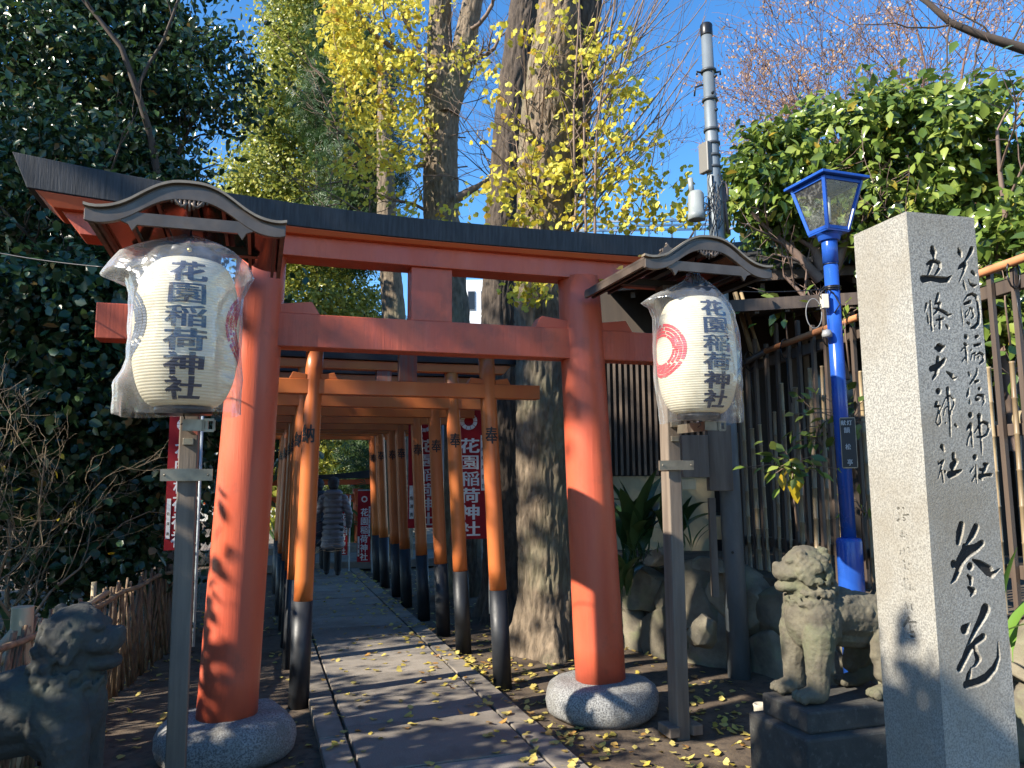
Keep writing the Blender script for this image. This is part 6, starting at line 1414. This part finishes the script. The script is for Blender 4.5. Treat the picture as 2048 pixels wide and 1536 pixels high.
# ---- russet bare trees far right
for k, (x, y, Y, L, n) in enumerate(((1620, 470, 19, 4.6, 7), (1900, 480, 17, 6.2, 9))):
    c = at_y(x, y, Y); t_ = tree('bare_tree', ['low hazy russet tree behind the camellia top', 'wide russet tree with withered leaves at the upper right'][k], 'tree', (c[0], c[1], 0), 'bare trees'); out = []; rg = R_(120 + k)
    for _ in range(n): branch(rg, c + np.array([rg.uniform(-.7, .7), 0, -.5]), (rg.uniform(-.85, .85), rg.uniform(-.3, .3), 1), L * rg.uniform(.7, 1.1), .06, 3, out, kink=.35, up=.25, nseg=8, kids=7, shrink=.52, spread=.7, minr=.0075)
    branches_mesh('branches', out, M('russet twig', (.20, .11, .085), (.14, .08, .065), 5, rough=.8), t_, 6, 3, .03)['kind'] = 'stuff'
    m = MB(); m.tube([(c[0], c[1], 0), tuple(c)], .2, 10); m.build('trunk', BARKD, t_)
    P = np.array([q for p in out if p[2] <= 1 for q in p[0][2:]]); P = P[rg.random(len(P)) < (.55 if k else .35)]; P = P + rg.normal(size=P.shape) * .06
    plant_leaves(t_, P, frames(rg.normal(size=P.shape) + np.array([0, 0, -1.]), rg.normal(size=P.shape)), .085, 'rhomb', G_RUST)
# near dark bough at the upper right corner
bb = tree('overhanging_bough', 'dark bare bough reaching in at the upper right corner', 'branch', tuple(at_y(2120, 130, 9)), None); out = []; rg = R_(140)
a, b = at_y(2130, 130, 9), at_y(1880, 40, 9); pts_ = [tuple(at_y(x, y, 9)) for x, y in ((2130, 125), (2048, 98), (1960, 70), (1900, 45), (1850, 0), (1830, -60))]
out.append((pts_, [.075, .062, .05, .04, .032, .02], 2))
for x, y, dx, dz_, L in ((1900, 50, -1, .1, 1.2), (1900, 50, -.3, -1.0, 1.0), (1960, 72, -.1, -1, .7), (2020, 90, .3, .9, .9), (1870, 20, -.7, .6, .9), (2000, 85, -.5, .8, 1.0)):
    branch(rg, at_y(x, y, 9), (dx, 0, dz_), L, .014, 2, out, kink=.4, up=0, nseg=7, kids=4, shrink=.5, minr=.004)
branches_mesh('bough', out, TWIGD, bb, 8, 4, .012)

# ================================================================== LEFT FENCES
bf = thing('brushwood_fence', 'low brushwood fence of crossed sticks left of the path', 'fence', (-2.7, 5.2, 0))
FA2, FB2 = np.array([-2.52, 3.6]), np.array([-3.38, 8.3])
def BFp(q, z, off=0.0): p = FA2 + (FB2 - FA2) * q; return (p[0] + off, p[1], z + .0)
rg = random.Random(9)
for k in range(120):
    q = (k + rg.random()) / 120; lean = rg.choice((-1, 1)) * rg.uniform(.01, .045); r_ = rg.uniform(.007, .014); h_ = .74 + rg.uniform(-.03, .07); m = MB()
    p0, p1 = BFp(q - lean, -.03, rg.uniform(-.02, .02)), BFp(q + lean, h_, rg.uniform(-.02, .02)); mid = [(p0[j] + p1[j]) / 2 + rg.uniform(-.012, .012) for j in range(3)]
    m.tube([p0, mid, p1], [r_, r_ * .95, r_ * .75], 6); m.build('stick', BRUSH, bf)
for z in (.72,):
    m = MB(); m.tube([BFp(q, z + .012 * math.sin(q * 30), .03 + .01 * math.sin(q * 19)) for q in np.linspace(0, 1, 26)], .018, 8); m.build('top_rail', BRUSH, bf)
for q, r_, hh in ((.385, .017, .86), (.80, .045, 1.0)):
    m = MB(); m.tube([BFp(q, -.05, -.03), BFp(q, hh, -.03)], r_, 12); m.build('post', PALEWOOD if r_ < .03 else OLDWOOD, bf)
pw = thing('pale_post_fence', 'sunlit fence of a round peeled post and pale rails at the left edge', 'fence', (-2.72, 4.4, 0))
c = at_y(43, 1260, 4.35); m = MB(); m.tube([(c[0], c[1], -.05), (c[0], c[1], at_y(43, 1213, 4.35)[2])], .055, 20); m.build('post', PALEWOOD, pw, bevel=.004)
for a, b, Ya, Yb, r_ in (((-40, 1340), (28, 1262), 4.2, 4.3, .022), ((-40, 1370), (34, 1285), 4.15, 4.28, .017), ((-60, 1330), (120, 1312), 4.3, 4.5, .02), ((60, 1290), (150, 1225), 4.4, 4.75, .022), ((150, 1225), (215, 1185), 4.75, 5.2, .018)):
    m = MB(); m.tube([tuple(at_y(*a, Ya)), tuple(at_y(*b, Yb))], r_, 10); m.build('rail', PALEWOOD, pw)
for k in range(14):
    px = -10 + k * 17; m = MB(); t0 = at_y(px + rg.uniform(-8, 8), 1325, 4.5); m.tube([(t0[0] + rg.uniform(-.03, .03), 4.5, -.03), tuple(t0)], .013, 7); m.build('stick', PALEWOOD, pw)
cf = thing('wire_mesh_fence', 'faint green wire mesh fence with a thin post in the left shade', 'fence', (-4.2, 8, 0)); WG = M('green coated wire', (.03, .10, .08), rough=.4)
for q in (0, .5, 1):
    m = MB(); x, y = -4.3 + .55 * q, 7.6 + 2.2 * q; m.tube([(x, y, 0), (x, y, 1.6)], .02, 8); m.build('post', WG, cf)
m = MB()
for k in range(-18, 34):
    for s_ in (-1, 1):
        q0 = k / 34; q1 = q0 + s_ * .5; a0, a1 = max(0, min(1, q0)), max(0, min(1, q1))
        if abs(a0 - a1) < .02: continue
        z0 = 1.5 * (a0 - q0) / (q1 - q0); z1 = 1.5 * (a1 - q0) / (q1 - q0); m.tube([(-4.3 + .55 * a0, 7.6 + 2.2 * a0, z0), (-4.3 + .55 * a1, 7.6 + 2.2 * a1, z1)], .003, 3, caps=False)
m.build('wire_mesh', WG, cf)['kind'] = 'stuff'
m = MB(); rt_ = thing('picket_fence', 'distant pale picket fence at the far left end of the tunnel', 'fence', tuple(at_y(545, 1120, 16)))
for k in range(9):
    px = 524 + k * 6.4; a = at_y(px, 1133, 16); b = at_y(px, 1098, 16); m = MB(); m.box((a[0], 16, (a[2] + b[2]) / 2), (.04, .03, b[2] - a[2])); m.build('picket', PALEWOOD, rt_)
m = MB(); m.bar(at_y(520, 1102, 16.03), at_y(580, 1102, 16.03), .03, .08); m.build('rail', PALEWOOD, rt_)

# ---- far white building seen between the trunks
wb = thing('white_building', 'distant white building seen between the trunks', 'building', (-2.6, 46, 0))
a = at_y(905, 560, 46); b = at_y(985, 560, 46); m = MB(); m.box(((a[0] + b[0]) / 2, 49, a[2] / 2), (b[0] - a[0], 6, a[2])); m.build('wall', M('white wall', (.75, .75, .76), rough=.8), wb)
for i in range(4):
    for j in range(3):
        m = MB(); m.box((a[0] + .35 + j * .8, 45.98, a[2] - 1.3 - i * 2.7), (.45, .06, 1.2)); f_ = m.build('window', M('window frame', (.3, .3, .32)), wb); m = MB(); m.box((a[0] + .35 + j * .8, 45.935, a[2] - 1.3 - i * 2.7), (.38, .02, 1.1)); m.build('pane', M('dark window glass', (.02, .02, .02), rough=.08), f_)
wb2 = thing('grey_building', 'low plain building wall beyond the far torii, left', 'building', (-12, 30, 0))
m = MB(); m.box((-14, 32, 2.6), (14, 5, 5.2)); m.build('wall', M('pale wall', (.5, .48, .42), rough=.8), wb2)
for i in range(7):
    m = MB(); m.box((-19.5 + i * 1.9, 29.47, 3.0), (1.0, .05, 1.4)); m.build('window', M('dark window glass', (.02, .02, .02), rough=.08), wb2)

# ================================================================== UNSEEN TREES ADDED LEFT OF THE CAMERA (crowns shaped to cast the dappled shade)
def SQ(p, q, z): return (p * .869 - q * .493, p * .493 + q * .869, z)
def shade(name, label, lst, seed, S_=.12, per=26, cr=.24, cat='tree', trunk=None, mat=None):
    bl = []
    for p, q, z, rp, rz, n in lst: c = SQ(p, q, z); bl.append((c[0], c[1], c[2], rp, rp, rz, n))
    c0 = SQ(*trunk); t_ = tree(name, label, cat, (c0[0], c0[1], 0), 'unseen shade trees added left of the camera'); P, R = crown(R_(seed), bl, per, cr, shell=.1); plant_leaves(t_, P, R, S_, 'broad', mat or G_DARK)
    m = MB(); m.tube([(c0[0], c0[1], -.1), c0], [.12, .05], 10); m.build('trunk', BARKD, t_)
shade('round_shade_tree', 'round clipped evergreen left of the camera', [(-3.0, 2.25, 3.38, .95, 1.08, 420), (-3.0, 2.9, 1.6, .9, 1.5, 130), (-3.0, 1.9, 1.8, .8, 1.4, 120)], 201, cr=.13, trunk=(-3, 2.3, 2))  # added out of view; stands in for whatever shades the pillar's lower part
shade('evergreen_tree', 'unseen dense evergreen shaped to shade the path, left of the camera beside the low fence', [(-3.0, 3.85, 1.7, .5, 2.0, 150), (-3.1, 4.25, 1.7, .22, 2.1, 110), (-3.1, 5.14, 1.9, .12, 2.1, 80), (-2.6, 3.5, .9, .5, 1.0, 50)], 203, trunk=(-3, 4.0, 2))  # unseen crown shaped so its shadow covers path and left lion
shade('evergreen_tree', 'unseen thin leafy tree added to dapple the tunnel, left of the low fence', [(-4.0, 6.0, 2.6, .45, 1.7, 26), (-4.2, 7.1, 2.8, .7, 1.8, 60), (-4, 5.0, 1.0, .5, 1.1, 26)], 204, trunk=(-4, 6.5, 2))  # unseen, added for patchy shade further along the path
shade('broadleaf_tree', 'unseen tall tree shaped to shade the left evergreens and gate top, well left of the gate', [(-9, 9.0, 7.2, 1.9, 4.2, 260), (-9, 11.4, 8, 2.2, 4.6, 300), (-8, 13.0, 6.4, 1.4, 3.6, 120), (-8.2, 4.95, 10.0, .75, 1.7, 60), (-8.5, 6.9, 10, 1.2, 2.0, 50)], 202, S_=.2, cr=.4, trunk=(-9, 9.5, 6))  # unseen crown placed sunward to darken the left trees and gate top
bpy.data.objects.remove(_fo); bpy.data.curves.remove(_fc)
